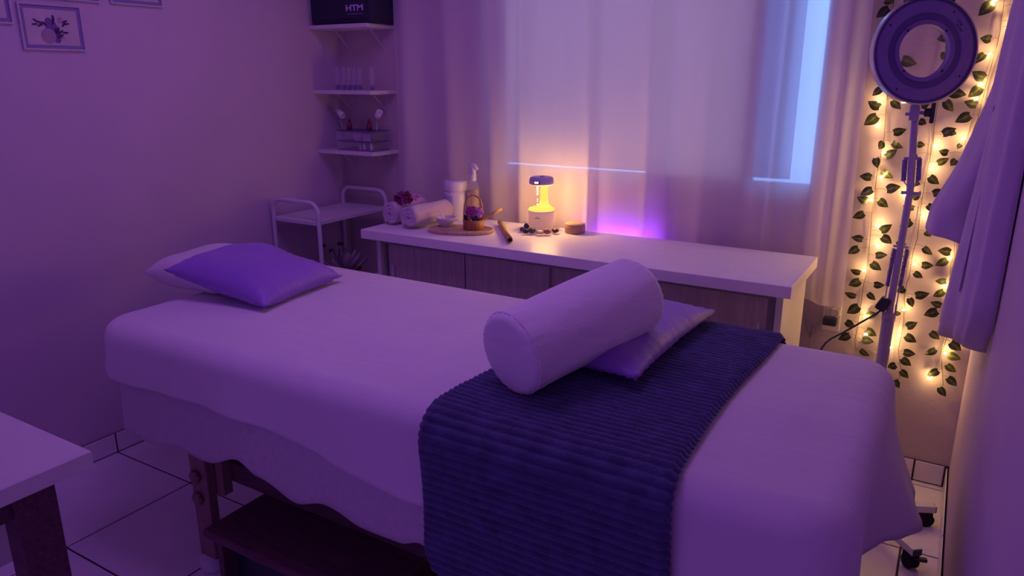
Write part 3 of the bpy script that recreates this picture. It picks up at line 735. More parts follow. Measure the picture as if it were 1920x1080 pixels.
for zz, rr in ((0.108, 0.0042), (0.122, 0.0030), (0.130, 0.0036), (0.150, 0.0034), (0.157, 0.0040), (0.165, 0.0044), (0.173, 0.0046), (0.181, 0.0050), (0.188, 0.0050)):
    dr.lathe([(0, -rr), (rr*0.7, -rr*0.7), (rr, 0), (rr*0.7, rr*0.7), (0, rr)], 10, hc+Vector((-0.014, -0.010, zz)))
dr.build('water_drops', M['drop'], hu)['kind'] = 'stuff'
MB().lathe([(0.0, 0.194), (0.047, 0.194), (0.0525, 0.198), (0.0525, 0.214), (0.049, 0.224), (0.040, 0.228), (0.0, 0.229)], 40, hc).build('cap', M['caplav'], hu)
MB().lathe([(0.0, 0.227), (0.010, 0.227), (0.009, 0.231), (0.0, 0.232)], 16, hc+Vector((0.003, 0, 0))).build('cap_button', M['lamp'], hu)
dirc = Vector((-hc.x, -hc.y, 0)).normalized()
ang = math.atan2(dirc.y, dirc.x)-0.42
nd = Vector((math.cos(ang), math.sin(ang), 0)); sd = Vector((0, 0, 1)).cross(nd)
dsp = MB()
def dsf(u, v):
    a = ang+(u-0.5)*0.54; return hc+Vector((0.0531*math.cos(a), 0.0531*math.sin(a), 0.2005+0.0135*v))
dso = dsp.grid(dsf, 10, 2).build('clock_display', M['black'], hu)
Mx = Matrix((sd, Vector((0,0,1)), nd)).transposed().to_4x4(); Mx.translation = hc+nd*0.0535+Vector((0, 0, 0.2075))
text_part('0:10', 0.0105, Mx, M['display'], dso, 'clock_digits', 0.0004)
ang2 = math.atan2(dirc.y, dirc.x)-0.30
nd2 = Vector((math.cos(ang2), math.sin(ang2), 0)); sd2 = Vector((0, 0, 1)).cross(nd2)
lm = MB()
lm.grid(lambda u, v: hc+Vector((0.0572*math.cos(ang2+(u-0.5)*0.42), 0.0572*math.sin(ang2+(u-0.5)*0.42), 0.056+0.0022*v)), 8, 2)
lm.grid(lambda u, v: hc+Vector((0.0572*math.cos(ang2+(u-0.5)*0.06*(1-v)), 0.0572*math.sin(ang2+(u-0.5)*0.06*(1-v)), 0.060+0.007*v)), 3, 4)
lm.build('logo', M['ink'], hu)
pw = bpy.data.lights.new('humidifier_glow', 'POINT'); pw.energy = 4.8; pw.color = (1.0, 0.55, 0.13); pw.shadow_soft_size = 0.04
po = bpy.data.objects.new('humidifier_glow', pw); C.objects.link(po); po.location = nk+Vector((0, 0, 0.145))
MB().tube([hc+Vector((-0.045, 0.03, 0.03)), hc+Vector((-0.075, 0.05, 0.012)), hc+Vector((-0.12, 0.08, 0.0)), hc+Vector((-0.15, 0.115, 0.0))], 0.0022, 8).build('power_cord', M['ceramic'], hu)
# stones in saucer
def stone(px, py, r, mk, label, sx=1.0, sz=0.7):
    r *= 1.2; p = at(px, py, Z=CZ+0.005+r*sz)
    seed = px*0.37; mb = MB()
    def f(u, v):
        a = 2*PI*u; b = PI*v; d = Vector((math.sin(b)*math.cos(a), math.sin(b)*math.sin(a), -math.cos(b)))
        q = 1+0.22*noise.noise(d*1.3+Vector((seed, 0, 0)))
        return p+Vector((d.x*r*sx*q, d.y*r*q, d.z*r*sz*q))
    o = mb.grid(f, 16, 9, closeu=True).build('pebble', M[mk]); tag(o, label, 'stone', 'polished stones around the humidifier')
stone(980, 430, 0.0115, 'stone_a', 'leftmost dark pebble in the saucer beside the humidifier', 0.9)
stone(987, 424, 0.0105, 'stone_a', 'dark grey pebble lying behind the leftmost dark ones in the saucer', 0.9, 1.0)
stone(985.5, 433.5, 0.0095, 'stone_a', 'bluish dark pebble at the front left of the saucer', 1.0, 0.9)
stone(997, 432, 0.0135, 'stone_b', 'mottled green pebble in front of the humidifier', 1.1, 0.75)
stone(1012, 435.5, 0.012, 'stone_c', 'pale cream pebble at the front of the saucer', 1.15, 0.62)
stone(1025, 434, 0.0125, 'stone_d', 'round brown pebble beside the cream one', 1.1, 0.75)
stone(1041, 432, 0.012, 'stone_e', 'dark maroon pebble at the right end of the saucer', 1.1, 0.7)
# round wooden box
rc = at(1078, 436, Z=CZ)
rb = thing('round_box', 'round wooden box with pale lid beside the humidifier', 'box', rc)
MB().lathe([(0.0, 0.0), (0.041, 0.0), (0.044, 0.004), (0.0445, 0.030), (0.042, 0.034), (0.0, 0.034)], 36, rc).build('box_body', M['soapwood'], rb)
MB().lathe([(0.0, 0.0335), (0.040, 0.0335), (0.0435, 0.036), (0.0425, 0.0405), (0.038, 0.0425), (0.0, 0.043)], 36, rc).build('box_lid', M['traywood'], rb)

# ================================================================= WALL SHELVES
SY0, SX1 = 2.79, -2.462
shelf_lab = ('top white wall shelf carrying the black bag', 'middle white wall shelf with small clear cups', 'lowest white wall shelf carrying the clear organizer')
SZ = (1.7445, 1.437, 1.143)
for z, lab in zip(SZ, shelf_lab):
    s_ = thing('wall_shelf', lab, 'shelf', (-2.65, 2.9, z), 'white corner shelves')
    MB().bbox((XL, SY0, z-0.018), (SX1, YB, z), 0.0015, 1).build('shelf_board', M['white'], s_)
    for xx in (-2.76, -2.53):
        bk_ = MB()
        bk_.box((xx-0.010, YB-0.004, z-0.12), (xx+0.010, YB, z-0.018)); bk_.box((xx-0.010, YB-0.11, z-0.022), (xx+0.010, YB, z-0.018))
        bk_.tube([(xx, YB-0.10, z-0.022), (xx, YB-0.003, z-0.105)], 0.004, 6)
        bk_.build('bracket', M['wall'], s_)
# bag
bz = SZ[0]
bag = thing('carry_case', 'black soft carry case with white lettering on the top wall shelf', 'bag', (-2.62, 2.88, bz))
MB().bbox((XL+0.006, 2.797, bz), (-2.435, 2.975, bz+0.20), 0.025, 4).build('case_body', M['bag'], bag)
MB().bbox((-2.745, 2.7915, bz+0.022), (-2.465, 2.799, bz+0.125), 0.003, 2).build('front_pocket', M['bag'], bag)
text_part('HTM', 0.036, Matrix(((1.45,0,0,-2.533),(0,0,-1,2.7905),(0,1,0,bz+0.068),(0,0,0,1))) , M['logo'], bag, 'lettering', 0.0012)
sub = MB()
for k in range(14):
    sub.box((-2.580+k*0.0068, 2.7905, bz+0.040), (-2.580+k*0.0068+0.0050, 2.7915, bz+0.0445))
sub.build('small_print', M['logodim'], bag)
# clear cups on middle shelf
labs = ('first small clear cup from the left on the middle shelf', 'second small clear cup from the left on the middle shelf', 'third small clear cup from the left on the middle shelf',
        'fourth small clear cup from the left on the middle shelf', 'fifth small clear cup from the left on the middle shelf', 'rightmost small clear cup on the middle shelf, set apart')
for (px, lab) in zip((634, 645, 655, 665, 675, 698), labs):
    p = at(px, 158, Y=2.86); p.z = SZ[1]
    cpo = thing('clear_cup', lab, 'cup', p, 'clear cups on the shelf')
    MB().lathe([(0.0, 0.0), (0.011, 0.0), (0.012, 0.002), (0.013, 0.11), (0.0115, 0.11), (0.0105, 0.004), (0.0, 0.004)], 16, p).build('cup_wall', M['clear'], cpo)
    MB().lathe([(0.0, 0.0045), (0.0098, 0.0045), (0.0098, 0.026), (0.0, 0.026)], 14, p).build('dark_base', M['lamp2'], cpo)
# organizer
oz = SZ[2]
og = thing('organizer_box', 'clear two-tier organizer with small bottles on the lowest wall shelf', 'organizer', (-2.6, 2.9, oz))
ox0, ox1, oy0, oy1 = -2.735, -2.50, 2.83, 2.97
base = MB()
for z in (0.0, 0.045, 0.095):
    base.box((ox0, oy0, oz+z), (ox1, oy1, oz+z+0.003))
base.build('tray_floor', M['lamp2'], og)
w_ = MB()
for z0, z1 in ((0.003, 0.042), (0.048, 0.092)):
    w_.box((ox0, oy0, oz+z0), (ox1, oy0+0.002, oz+z1)).box((ox0, oy0+0.002, oz+z0), (ox0+0.002, oy1, oz+z1)).box((ox1-0.002, oy0+0.002, oz+z0), (ox1, oy1, oz+z1))
w_.build('clear_wall', M['clear'], og)
MB().box((ox0+0.115, oy0-0.001, oz+0.05), (ox0+0.165, oy0, oz+0.085)).box((ox0+0.172, oy0-0.001, oz+0.05), (ox0+0.225, oy0, oz+0.085)).build('drawer_label', M['mauve'], og)
for k, (px, py, hgt, mk) in enumerate(((0.13, 0.03, 0.03, 'ceramic'), (0.15, 0.05, 0.026, 'lavprint'), (0.165, 0.02, 0.034, 'ceramic'), (0.19, 0.05, 0.022, 'lavprint'), (0.21, 0.02, 0.038, 'ceramic'))):
    MB().lathe([(0.0, 0.0), (0.008, 0.0), (0.008, hgt*0.7), (0.005, hgt*0.8), (0.005, hgt), (0.0, hgt)], 12, (ox0+px, oy0+py, oz+0.003)).build('vial', M[mk], og)
for (px, py, d, lab) in ((638, 212, (0.8, -0.2, -0.55), 'white tube tilted on the left of the clear organizer'), (709, 216, (0.7, -0.35, 0.6), 'white tube tilted on the right of the clear organizer')):
    p = at(px, py, Y=2.88); d = Vector(d).normalized(); 
    tt = MB(); Mx = frame_M(p-d*0.028, d)
    tt.grid(lambda u, v: Vector(((0.0, 0.0, 0.056, 0.056, 0.03, 0.03)[int(v*5+0.5)], (0.0, 0.016, 0.016, 0.012, 0.011, 0.0)[int(v*5+0.5)]*math.cos(2*PI*u), (0.0, 0.016, 0.016, 0.012, 0.011, 0.0)[int(v*5+0.5)]*math.sin(2*PI*u))), 18, 6, closeu=True, M=Mx)
    to = thing('white_tube', lab, 'tube', p); tt.build('tube_wall', M['ceramic'], to)
    MB().tube([p-d*0.02-Vector((0, 0, 0.0)), Vector((p.x+(0.012 if px < 660 else -0.014), p.y, oz+0.099))], 0.005, 8).build('tube_neck', M['clear'], to)
for px, lab in ((655, 'red capped small bottle on the organizer, left one'), (692, 'red capped small bottle on the organizer, right one')):
    p = at(px, 230, Y=2.89); p.z = oz+0.098
    o_ = thing('red_bottle', lab, 'bottle', p)
    MB().lathe([(0.0, 0.0), (0.014, 0.0), (0.014, 0.032), (0.007, 0.038), (0.0, 0.038)], 16, p).build('bottle_body', M['redcap'], o_)
    MB().lathe([(0.0, 0.038), (0.0075, 0.038), (0.0075, 0.056), (0.0, 0.057)], 14, p).build('bottle_cap', M['redcap'], o_)

# ================================================================= TROLLEY
tz = 0.852
tr = thing('trolley', 'white tubular steel trolley in the far left corner', 'trolley', (-2.66, 2.68, 0))
tx0, tx1, ty0, ty1 = -2.815, -2.515, 2.45, 2.93
for yy in (ty0, ty1):
    pts = [(tx0, yy, 0.06)]
    R_ = 0.055; zt = tz+0.085
    pts.append((tx0, yy, zt-R_))
    for k in range(1, 7):
        a = k/6*PI/2; pts.append((tx0+R_-R_*math.cos(a), yy, zt-R_+R_*math.sin(a)))
    for k in range(0, 7):
        a = PI/2-k/6*PI/2; pts.append((tx1-R_+R_*math.cos(a), yy, zt-R_+R_*math.sin(a)))
    pts.append((tx1, yy, 0.06))
    fo = MB().tube(pts, 0.0105, 12).build('end_frame', M['white_metal'], tr)
    for xx in (tx0, tx1):
        MB().lathe([(0.0, -0.012), (0.024, -0.012), (0.028, -0.006), (0.028, 0.006), (0.024, 0.012), (0.0, 0.012)], 18, M=frame_M((xx, yy, 0.029), (0, 1, 0), (1, 0, 0))).build('caster', M['rubber'], fo)
MB().bbox((tx0+0.011, ty0-0.005, tz-0.022), (tx1-0.011, ty1+0.005, tz), 0.003, 1).build('top_shelf', M['white_metal'], tr)
MB().bbox((tx0+0.011, ty0-0.005, 0.34), (tx1-0.011, ty1+0.005, 0.36), 0.003, 1).build('lower_shelf', M['white_metal'], tr)
# dried flowers on the lower shelf
pc = Vector((-2.63, 2.72, 0.36))
pt = thing('dried_arrangement', 'reddish pot of dried leaves and seed heads on the trolley lower shelf', 'plant', pc)
MB().lathe([(0.0, 0.0), (0.055, 0.0), (0.085, 0.12), (0.088, 0.19), (0.080, 0.19), (0.076, 0.13), (0.0, 0.12)], 24, pc).build('pot', M['redpot'], pt)
for k in range(12):
    a = k*2.4; el = 0.75+0.3*math.sin(k*1.7); d = Vector((math.cos(a)*math.cos(el), math.sin(a)*math.cos(el), math.sin(el)))
    b0 = pc+Vector((0, 0, 0.15))+d*0.035; Mx = frame_M(b0, d, (0.1, 0.2, 1))
    MB().grid(lambda u, v: Vector((0.115*u, 0.022*math.sin(PI*min(1, u*0.95+0.03))*(2*v-1), 0.012*(2*v-1)**2+0.02*u*u)), 9, 5, M=Mx).build('leaf', M['dry'], pt)
for px, py in ((606, 461), (638, 457), (622, 470)):
    tip = at(px, py, Y=2.72)
    sd_ = MB().tube([pc+Vector((0, 0, 0.15)), tip], 0.0025, 6).build('stalk', M['dry'], pt)
    MB().lathe([(0, -0.008), (0.012, -0.006), (0.016, 0.0), (0.010, 0.007), (0, 0.009)], 12, tip).build('seed_head', M['leafdark'], sd_)
bxp = Vector((-2.32, 2.62, 0.0))
bo_ = thing('storage_crate', 'bluish white crate on the floor between trolley and cabinet', 'crate', bxp)
MB().bbox((-2.40, 2.55, 0.0), (-2.20, 2.80, 0.54), 0.01, 2).build('crate_body', M['bluebox'], bo_)
MB().bbox((-2.405, 2.545, 0.54), (-2.195, 2.805, 0.565), 0.006, 2).build('crate_lid', M['white_metal'], bo_)

# ================================================================= CURTAIN + LED behind it
folds = [(-2.36, 0.022, 0.05), (-2.10, 0.020, 0.05), (-1.86, 0.016, 0.035), (-1.70, 0.018, 0.03), (-1.53, -0.012, 0.05), (-1.36, 0.020, 0.022), (-1.10, 0.016, 0.03), (-1.02, -0.012, 0.03),
         (-0.86, 0.014, 0.04), (-0.70, -0.012, 0.04), (-0.60, 0.010, 0.012), (-0.47, -0.014, 0.04), (-0.38, 0.018, 0.03)]
def cury(x, z):
    y = 2.945
    lean = (z-1.4)*0.012
    for cx, a, w in folds:
        ww = w*(1+0.35*(z-1.2)*0.5)
        d = (x-cx-lean*math.sin(cx*7))/ww
        y -= 2.0*a*math.exp(-d*d)*(0.85+0.25*math.sin(z*2+cx*5))
    y += 0.004*math.sin(x*31+z*0.8)+0.003*noise.noise(Vector((x*9, z*2.5, 0)))
    y -= 0.004*noise.noise(Vector((x*14, z*9, 5)))*max(0, (1.35-z))
    return min(max(y, 2.876), 2.975)
CUX0, CUX1 = -2.425, -0.297
def curf(u, v):
    z = 0.665+v*(2.45-0.665)
    x1 = CUX1 - 0.027*(z-0.66)/1.1
    x = CUX0+u*(x1-CUX0)
    zz = z
    if v < 0.001: zz = z+0.008*math.sin(x*23)+0.014*(-x-0.3)
    return Vector((x, cury(x, z), zz))
cu = MB().grid(curf, 330, 46).build('curtain', M['curtain']); tag(cu, 'sheer white curtain hanging over the window behind the worktop', 'curtain')
led = thing('led_strip', 'violet LED light strip glowing behind the lower curtain', 'LED strip', (-1.2, YB-0.012, 0.82))
MB().box((-1.33, YB-0.008, 0.815), (-1.08, YB, 0.835)).build('strip_base', M['white_metal'], led)
MB().box((-1.325, YB-0.013, 0.817), (-1.085, YB-0.008, 0.833)).build('strip_emitter', M['violetled'], led)

# ================================================================= POSTERS on left wall
def poster(y0_, y1_, z0, z1, label, arts):
    t = thing('botanical_print', label, 'picture', (XL, (y0_+y1_)/2, z0), 'botanical prints on the left wall')
    b = MB(); w = 0.008; x0, x1 = XL+0.001, XL+0.011
    b.box((x0, y0_, z0), (x1, y1_, z0+w*0.7)).box((x0, y0_, z1-w*0.7), (x1, y1_, z1)).box((x0, y0_, z0+w*0.7), (x1, y0_+w*0.7, z1-w*0.7)).box((x0, y1_-w*0.7, z0+w*0.7), (x1, y1_, z1-w*0.7))
    b.build('frame', M['clearframe'], t)
    MB().box((x0, y0_+w*0.7, z0+w*0.7), (x0+0.004, y1_-w*0.7, z1-w*0.7)).build('mount', M['paperframe'], t)
    i = 0.018; xs_ = x0+0.005
    pa = MB().box((x0+0.004, y0_+i, z0+i), (xs_, y1_-i, z1-i)).build('print', M['paper'], t)
    cy, cz = (y0_+y1_)/2, (z0+z1)/2
    lay = [xs_+0.0002]
    def ell(cy_, cz_, ry, rz, rot, m, name='printed_shape'):
        lay[0] += 0.0002; xx = lay[0]; n = 28; v = []
        for k in range(n):
            a = 2*PI*k/n; p, q = ry*math.cos(a), rz*math.sin(a)
            yy = cy+cy_+p*math.cos(rot)-q*math.sin(rot); zz = cz+cz_+p*math.sin(rot)+q*math.cos(rot)
            v.append((xx, min(max(yy, y0_+i), y1_-i), min(max(zz, z0+i), z1-i)))
        return v
    mm = {}
    for (a, b_, ry, rz, rot, mk) in arts:
        mm.setdefault(mk, MB()).add(ell(a, b_, ry, rz, rot, mk), [tuple(range(28))])
    for mk, m_ in mm.items(): m_.build('printed_shape', M[mk], pa)
art = [(0.0, -0.01, 0.022, 0.045, 0.35, 'plum'), (-0.018, -0.03, 0.026, 0.026, 0, 'mauve'), (0.03, 0.025, 0.010, 0.012, 0, 'mauve')]
for k, (a, b_, rot) in enumerate(((-0.055, 0.02, -0.6), (-0.06, 0.008, 0.1), (-0.042, 0.006, 0.5), (-0.04, 0.012, -0.8), (-0.028, 0.012, -0.6), (0.045, 0.022, 0.4), (0.050, 0.014, 0.2), (0.04, 0.012, 0.9),
                                  (0.01, -0.012, 1.6), (0.018, -0.008, 1.3), (0.026, -0.014, 0.6), (0.004, 0.02, 1.5), (0.006, 0.032, 1.7), (0.024, -0.028, 0.5), (0.042, -0.016, 0.05))):
    art.append((a, b_, 0.011, 0.0032, rot, 'printink'))
art.append((0.012, -0.03, 0.026, 0.0008, 1.75, 'printink')); art.append((0.028, -0.03, 0.022, 0.0007, 2.3, 'printink'))
poster(1.437, 1.655, 1.592, 1.748, 'framed botanical print wholly in view, lowest on the left wall', art)
poster(1.20, 1.418, 1.674, 1.83, 'botanical print cut by the left edge of the photo', art)
poster(1.515, 1.733, 1.766, 1.922, 'botanical print hanging above and right of the lowest print', art)
poster(1.776, 1.994, 1.768, 1.924, 'botanical print farthest to the right on the left wall', art)

# ================================================================= IVY VINES + FAIRY LIGHTS on the back wall
VY = YB-0.016
def c6(x, y): return (1560+x/4, y/4)
def c7(x, y): return (1560+x/4, 250+y/4)
def c8(x, y): return (1500+x/3.857, 480+y/3.857)
def wl(p, Y=VY): return at(p[0], p[1], Y=Y)
strA = [c6(470, -60), c6(440, 200), c6(430, 500), c6(415, 720), c6(400, 900), c6(390, 1050), c7(370, 150), c7(340, 280), c7(320, 450), c7(300, 600), c7(290, 750), c7(270, 950), c7(258, 1050), c8(460, 200), c8(440, 350), c8(410, 550), c8(395, 610), c8(405, 690)]
strB = [c6(900, -60), c6(860, 300), c6(800, 720), c6(765, 960), c6(760, 1070), c7(720, 250), c7(690, 400), c7(665, 560), c7(640, 790), c7(605, 900), c7(580, 1080), c8(770, 200), c8(755, 300), c8(750, 480), c8(710, 680), c8(720, 770), c8(735, 830), c8(715, 890)]
strC = [c6(1300, -60), c6(1290, 20), c6(1260, 240), c6(1235, 350), c6(1160, 620), c6(1090, 900), c7(985, 150), c7(960, 420), c7(925, 700), c7(915, 900), c8(1090, 60), c8(1075, 250), c8(1060, 590), c8(1020, 720), c8(1030, 850), c8(1035, 935)]
L6 = [(395,0,470,20),(435,60,328,132),(1215,15,1095,122),(1410,150,1340,200),(1200,290,1110,285),(1150,400,1070,480),(1150,590,1050,535),(1125,650,1018,730),(1090,790,990,760),(880,700,1010,712),
      (850,750,910,838),(1045,862,920,918),(825,1010,935,963),(375,660,302,720),(365,805,268,758),(345,865,238,940),(455,745,518,820),(665,795,735,775),(650,905,710,930),(455,995,562,968),
      (520,440,640,480),(870,270,785,295),(850,390,820,450),(385,1060,345,1100),(450,1065,535,1110),(640,1080,700,1090),(1395,40,1440,60)]
L7 = [(385,75,350,120),(400,180,492,120),(330,180,340,262),(375,280,460,335),(300,335,205,320),(310,420,210,465),(405,425,518,398),(270,520,185,478),(350,495,422,555),(245,595,152,632),(360,735,452,682),(370,772,450,828),
      (235,800,142,778),(205,858,118,903),(322,918,418,912),(295,965,372,1028),(218,1045,135,1020),(875,145,800,130),(785,225,880,185),(730,318,805,382),(752,455,848,425),(712,535,785,590),(600,485,668,450),
      (622,560,528,540),(602,655,505,702),(640,150,570,170),(698,735,742,775),(685,850,755,912),(895,895,790,878),(868,945,772,992),(668,985,765,992),(615,1040,682,1085),(935,195,888,245),(970,80,945,110),(620,370,665,385),(480,840,560,830),(480,930,540,920),(870,-10,935,5)]
L8 = [(438,175,348,212),(530,205,615,212),(410,290,320,262),(490,265,548,320),(430,360,338,415),(478,435,568,420),(330,470,400,515),(475,530,555,578),(365,570,275,605),(445,605,537,622),(435,672,508,725),(760,230,700,262),
      (828,285,940,270),(790,300,815,370),(1062,180,975,180),(1045,250,958,292),(1025,362,940,332),(1000,395,893,428),(715,400,695,435),(768,515,852,480),(940,548,1010,605),(760,570,843,625),(985,668,897,713),(1085,620,1168,685),
      (745,692,838,710),(1065,712,1165,748),(735,735,805,795),(697,785,632,805),(725,825,785,885),(1005,825,917,862),(1060,780,1130,842),(1065,875,1135,942),(1010,945,1055,1018),(690,890,718,958)]
def leaf_mesh(name, m):
    mb = MB(); N = 8; rows = []
    vs_ = [(0, 0, 0)]
    prof = [(0.06, 0.34), (0.20, 0.52), (0.36, 0.56), (0.52, 0.50), (0.68, 0.37), (0.84, 0.19), (1.0, 0.0)]
    pts = []
    for t, w in prof:
        pts.append([(t-0.08*0+(-0.06 if t < 0.1 else 0), -w*0.62, 0.10*w), (t, -w*0.3, 0.035*w), (t, 0, 0.0), (t, w*0.3, 0.035*w), (t+(-0.06 if t < 0.1 else 0), w*0.62, 0.10*w)])
    vs_ = [p for r in pts for p in r]
    # droop of the tip
    vs_ = [(x, y, z+0.10*math.sin(PI*min(max(x, 0), 1))) for x, y, z in vs_]
    fs = []
    for j in range(len(prof)-1):
        for i in range(4): fs.append((j*5+i, j*5+i+1, (j+1)*5+i+1, (j+1)*5+i))
    mb.add([Vector(v)*0.05 for v in vs_], fs, True)
    # stem
    o = mb.build(name, m); me = o.data; bpy.data.objects.remove(o); return me
lm1 = leaf_mesh('leaf', M['leaf']); lm2 = leaf_mesh('leaf_pale', M['leaf2'])
strands = {'A': [wl(p) for p in strA], 'B': [wl(p) for p in strB], 'C': [wl(p) for p in strC]}
vl = {'A': 'ivy vine strand hanging nearest the curtain', 'B': 'middle ivy vine strand behind the lamp stand', 'C': 'ivy vine strand partly hidden by the hanging robe'}
vobj = {}
stem_mb = {}
for k, pts in strands.items():
    vobj[k] = thing('ivy_vine', vl[k], 'vine', pts[-1], 'ivy strands on the back wall')
    stem_mb[k] = MB().tube([p+Vector((0, 0.004*math.sin(i*1.9), 0)) for i, p in enumerate(pts)], 0.0013, 6)
def nearest(p):
    best = None
    for k, pts in strands.items():
        for a, b in zip(pts[:-1], pts[1:]):
            d = b-a; t = max(0, min(1, (p-a).dot(d)/d.length_squared)); q = a+d*t; L = (p-q).length
            if best is None or L < best[0]: best = (L, k, q)
    return best
rl = random.Random(3)
allleaf = [(c6(a, b), c6(c, d)) for a, b, c, d in L6]+[(c7(a, b), c7(c, d)) for a, b, c, d in L7]+[(c8(a, b), c8(c, d)) for a, b, c, d in L8]
for n_, (pb, ptip) in enumerate(allleaf):
    B = wl(pb, YB-0.022); T = wl(ptip, YB-0.022); d = T-B; L = d.length
    if T.x > XR-0.004 or B.x > XR-0.004: continue
    _, k, q = nearest(B)
    o = bpy.data.objects.new('leaf', lm2 if (n_*7) % 5 == 0 else lm1); C.objects.link(o)
    x = d.normalized(); zup = Vector((0, -1, 0))
    y = zup.cross(x).normalized(); roll = rl.uniform(-0.45, 0.45)
    R3 = Matrix((x, y, zup)).transposed().to_4x4() @ Matrix.Rotation(roll, 4, 'X')
    S = max(L, 0.02)/0.05
    wsc = S*rl.uniform(0.92, 1.1) if L > 0.035 else S*1.35
    o.parent = vobj[k]; o.matrix_parent_inverse = Matrix.Translation(-vobj[k].location)
    o.matrix_basis = Matrix.Translation(B) @ R3 @ Matrix.Diagonal((S, wsc, S, 1))
    mid_ = (B+q)/2+Vector((0, 0, 0.004))
    stem_mb[k].tube([q, mid_, B+d*0.03], 0.0007, 5, cap=False)
for k in strands: stem_mb[k].build('stem', M['stem'], vobj[k])
# fairy lights
bulbs = [c6(355,760), c6(345,945), c6(1340,200), c6(1185,405), c6(1120,635), c7(388,145), c7(372,325), c7(290,500), c7(348,697), c7(340,845), c7(242,1030), c7(775,95), c7(750,265), c7(685,620), c7(552,462),
         c7(885,940), c7(622,980), c7(985,40), c8(472,435), c8(475,565), c8(1045,222), c8(750,390), c8(715,575), c8(1050,703), c8(935,885), c6(1080,745), c6(1215,8), c8(660,660)]
fl_ = thing('fairy_lights', 'string of warm white fairy lights wound through the ivy', 'fairy lights', (-0.1, YB, 0.4))
paths = [[c6(470,-60), c6(430,500), c6(410,700), c6(400,900), c6(385,1060), c7(365,200), c7(325,420), c7(290,700), c7(270,900), c7(255,1040), c8(450,260), c8(425,480), c8(415,640), c8(560,700)],
         [c6(950,-60), c6(870,400), c6(790,760), c6(735,950), c7(740,60), c7(700,300), c7(650,600), c7(600,850), c7(570,1030), c8(745,250), c8(740,420), c8(690,600), c8(670,760)],
         [c6(1320,-60), c6(1275,200), c6(1190,420), c6(1110,700), c7(1000,60), c7(960,500), c7(920,900), c8(1070,200), c8(1060,560), c8(1010,760), c8(935,860)]]
wire = MB(); wp_ = [[wl(p, YB-0.008) for p in P] for P in paths]
for P in wp_: wire.tube(P, 0.0012, 6)
bme = None
for pb in bulbs:
    p = wl(pb, YB-0.034)
    if p.x > XR-0.006: continue
    best = min((((p-a-(b-a)*t).length, a+(b-a)*t) for P in wp_ for a, b in zip(P[:-1], P[1:]) for t in (0, .25, .5, .75, 1)), key=lambda e: e[0])
    wire.tube([best[1], (best[1]+p)/2, p], 0.0010, 5, cap=False)
    if bme is None:
        o = MB().lathe([(0, -0.0055), (0.0022, -0.0045), (0.0030, 0.0), (0.0022, 0.0045), (0, 0.0055)], 10).build('bulb', M['bulb']); bme = o.data
    else:
        o = bpy.data.objects.new('bulb', bme); C.objects.link(o)
    o.parent = fl_; o.matrix_parent_inverse = Matrix.Translation(-fl_.location); o.location = p; o.rotation_euler = (0.3, 1.2, 0)
wire.build('wire', M['clearcord'], fl_)

# ================================================================= MAGNIFIER LAMP on stand
LX, LY = -0.122, 2.58
lp = thing('magnifier_lamp', 'round magnifying lamp on a sprung floor stand with casters, beside the robe', 'floor lamp', (LX, LY, 0))
P = lambda x, y: at(x, y, Y=LY)
MB().tube([(LX, LY, 0.09), (LX, LY, P(1668, 592).z)], 0.0185, 18).build('pole', M['pole'], lp)
col = P(1668, 592)
MB().lathe([(0.0, -0.012), (0.0205, -0.012), (0.0205, 0.004), (0.013, 0.012), (0.0, 0.012)], 18, (LX, LY, col.z)).build('pole_collar', M['pole'], lp)
a0, a1, a2 = Vector((LX, LY, col.z)), P(1706, 362), P(1716, 212)
def arm(p, q, m):
    return MB().tube([p, q], 0.0085, 10)
lo_arm = MB().tube([a0, a1], 0.0105, 12).build('lower_arm', M['pole'], lp)
up_arm = MB().tube([a1, a2], 0.0105, 12).build('upper_arm', M['pole'], lp)
# hinge plates
hg = MB()
dxs = Vector((1, 0, 0))
hg.box((LX-0.020, LY-0.006, col.z+0.004), (LX-0.015, LY+0.006, col.z+0.040)).box((LX+0.015, LY-0.006, col.z+0.004), (LX+0.020, LY+0.006, col.z+0.040))
hg.tube([(a1.x-0.024, LY, a1.z), (a1.x+0.026, LY, a1.z)], 0.005, 8)
hg.lathe([(0, -0.003), (0.008, -0.003), (0.008, 0.003), (0, 0.003)], 10, M=frame_M((a1.x+0.027, LY, a1.z), (0, 1, 0), (1, 0, 0)))
hg.build('hinge', M['pole'], lp)
def spring(p, q, r, turns, name, parent):
    p, q = Vector(p), Vector(q); ax = q-p; Mx = frame_M(p, ax); L = ax.length; n = turns*8
    mb = MB().tube([Mx @ Vector((L*i/n, r*math.cos(2*PI*i/8), r*math.sin(2*PI*i/8))) for i in range(n+1)], r*0.42, 5)
    mb.tube([p, q], r*0.7, 8)
    return mb.build(name, M['lamp'], parent)
for (x0, y0_, x1, y1_) in ((1677, 466, 1663.5, 536), (1701, 467, 1687, 538)):
    spring(P(x0, y0_), P(x1, y1_), 0.0052, 22, 'spring', lo_arm)
MB().tube([P(1675, 461), P(1703, 464)], 0.0035, 8).tube([P(1663.5, 537), (LX-0.018, LY, col.z+0.03)], 0.002, 6).tube([P(1687, 539), (LX+0.017, LY, col.z+0.03)], 0.002, 6).build('spring_bar', M['pole'], lo_arm)
for (x0, y0_, x1, y1_) in ((1697, 299, 1694, 339), (1724, 298, 1721.5, 339)):
    spring(P(x0, y0_), P(x1, y1_), 0.0058, 14, 'spring', up_arm)
MB().tube([P(1695, 297), P(1727, 297)], 0.0042, 8).tube([P(1694, 339), P(1706, 356)], 0.002, 6).tube([P(1721, 340), P(1710, 356)], 0.002, 6).build('spring_bar', M['pole'], up_arm)
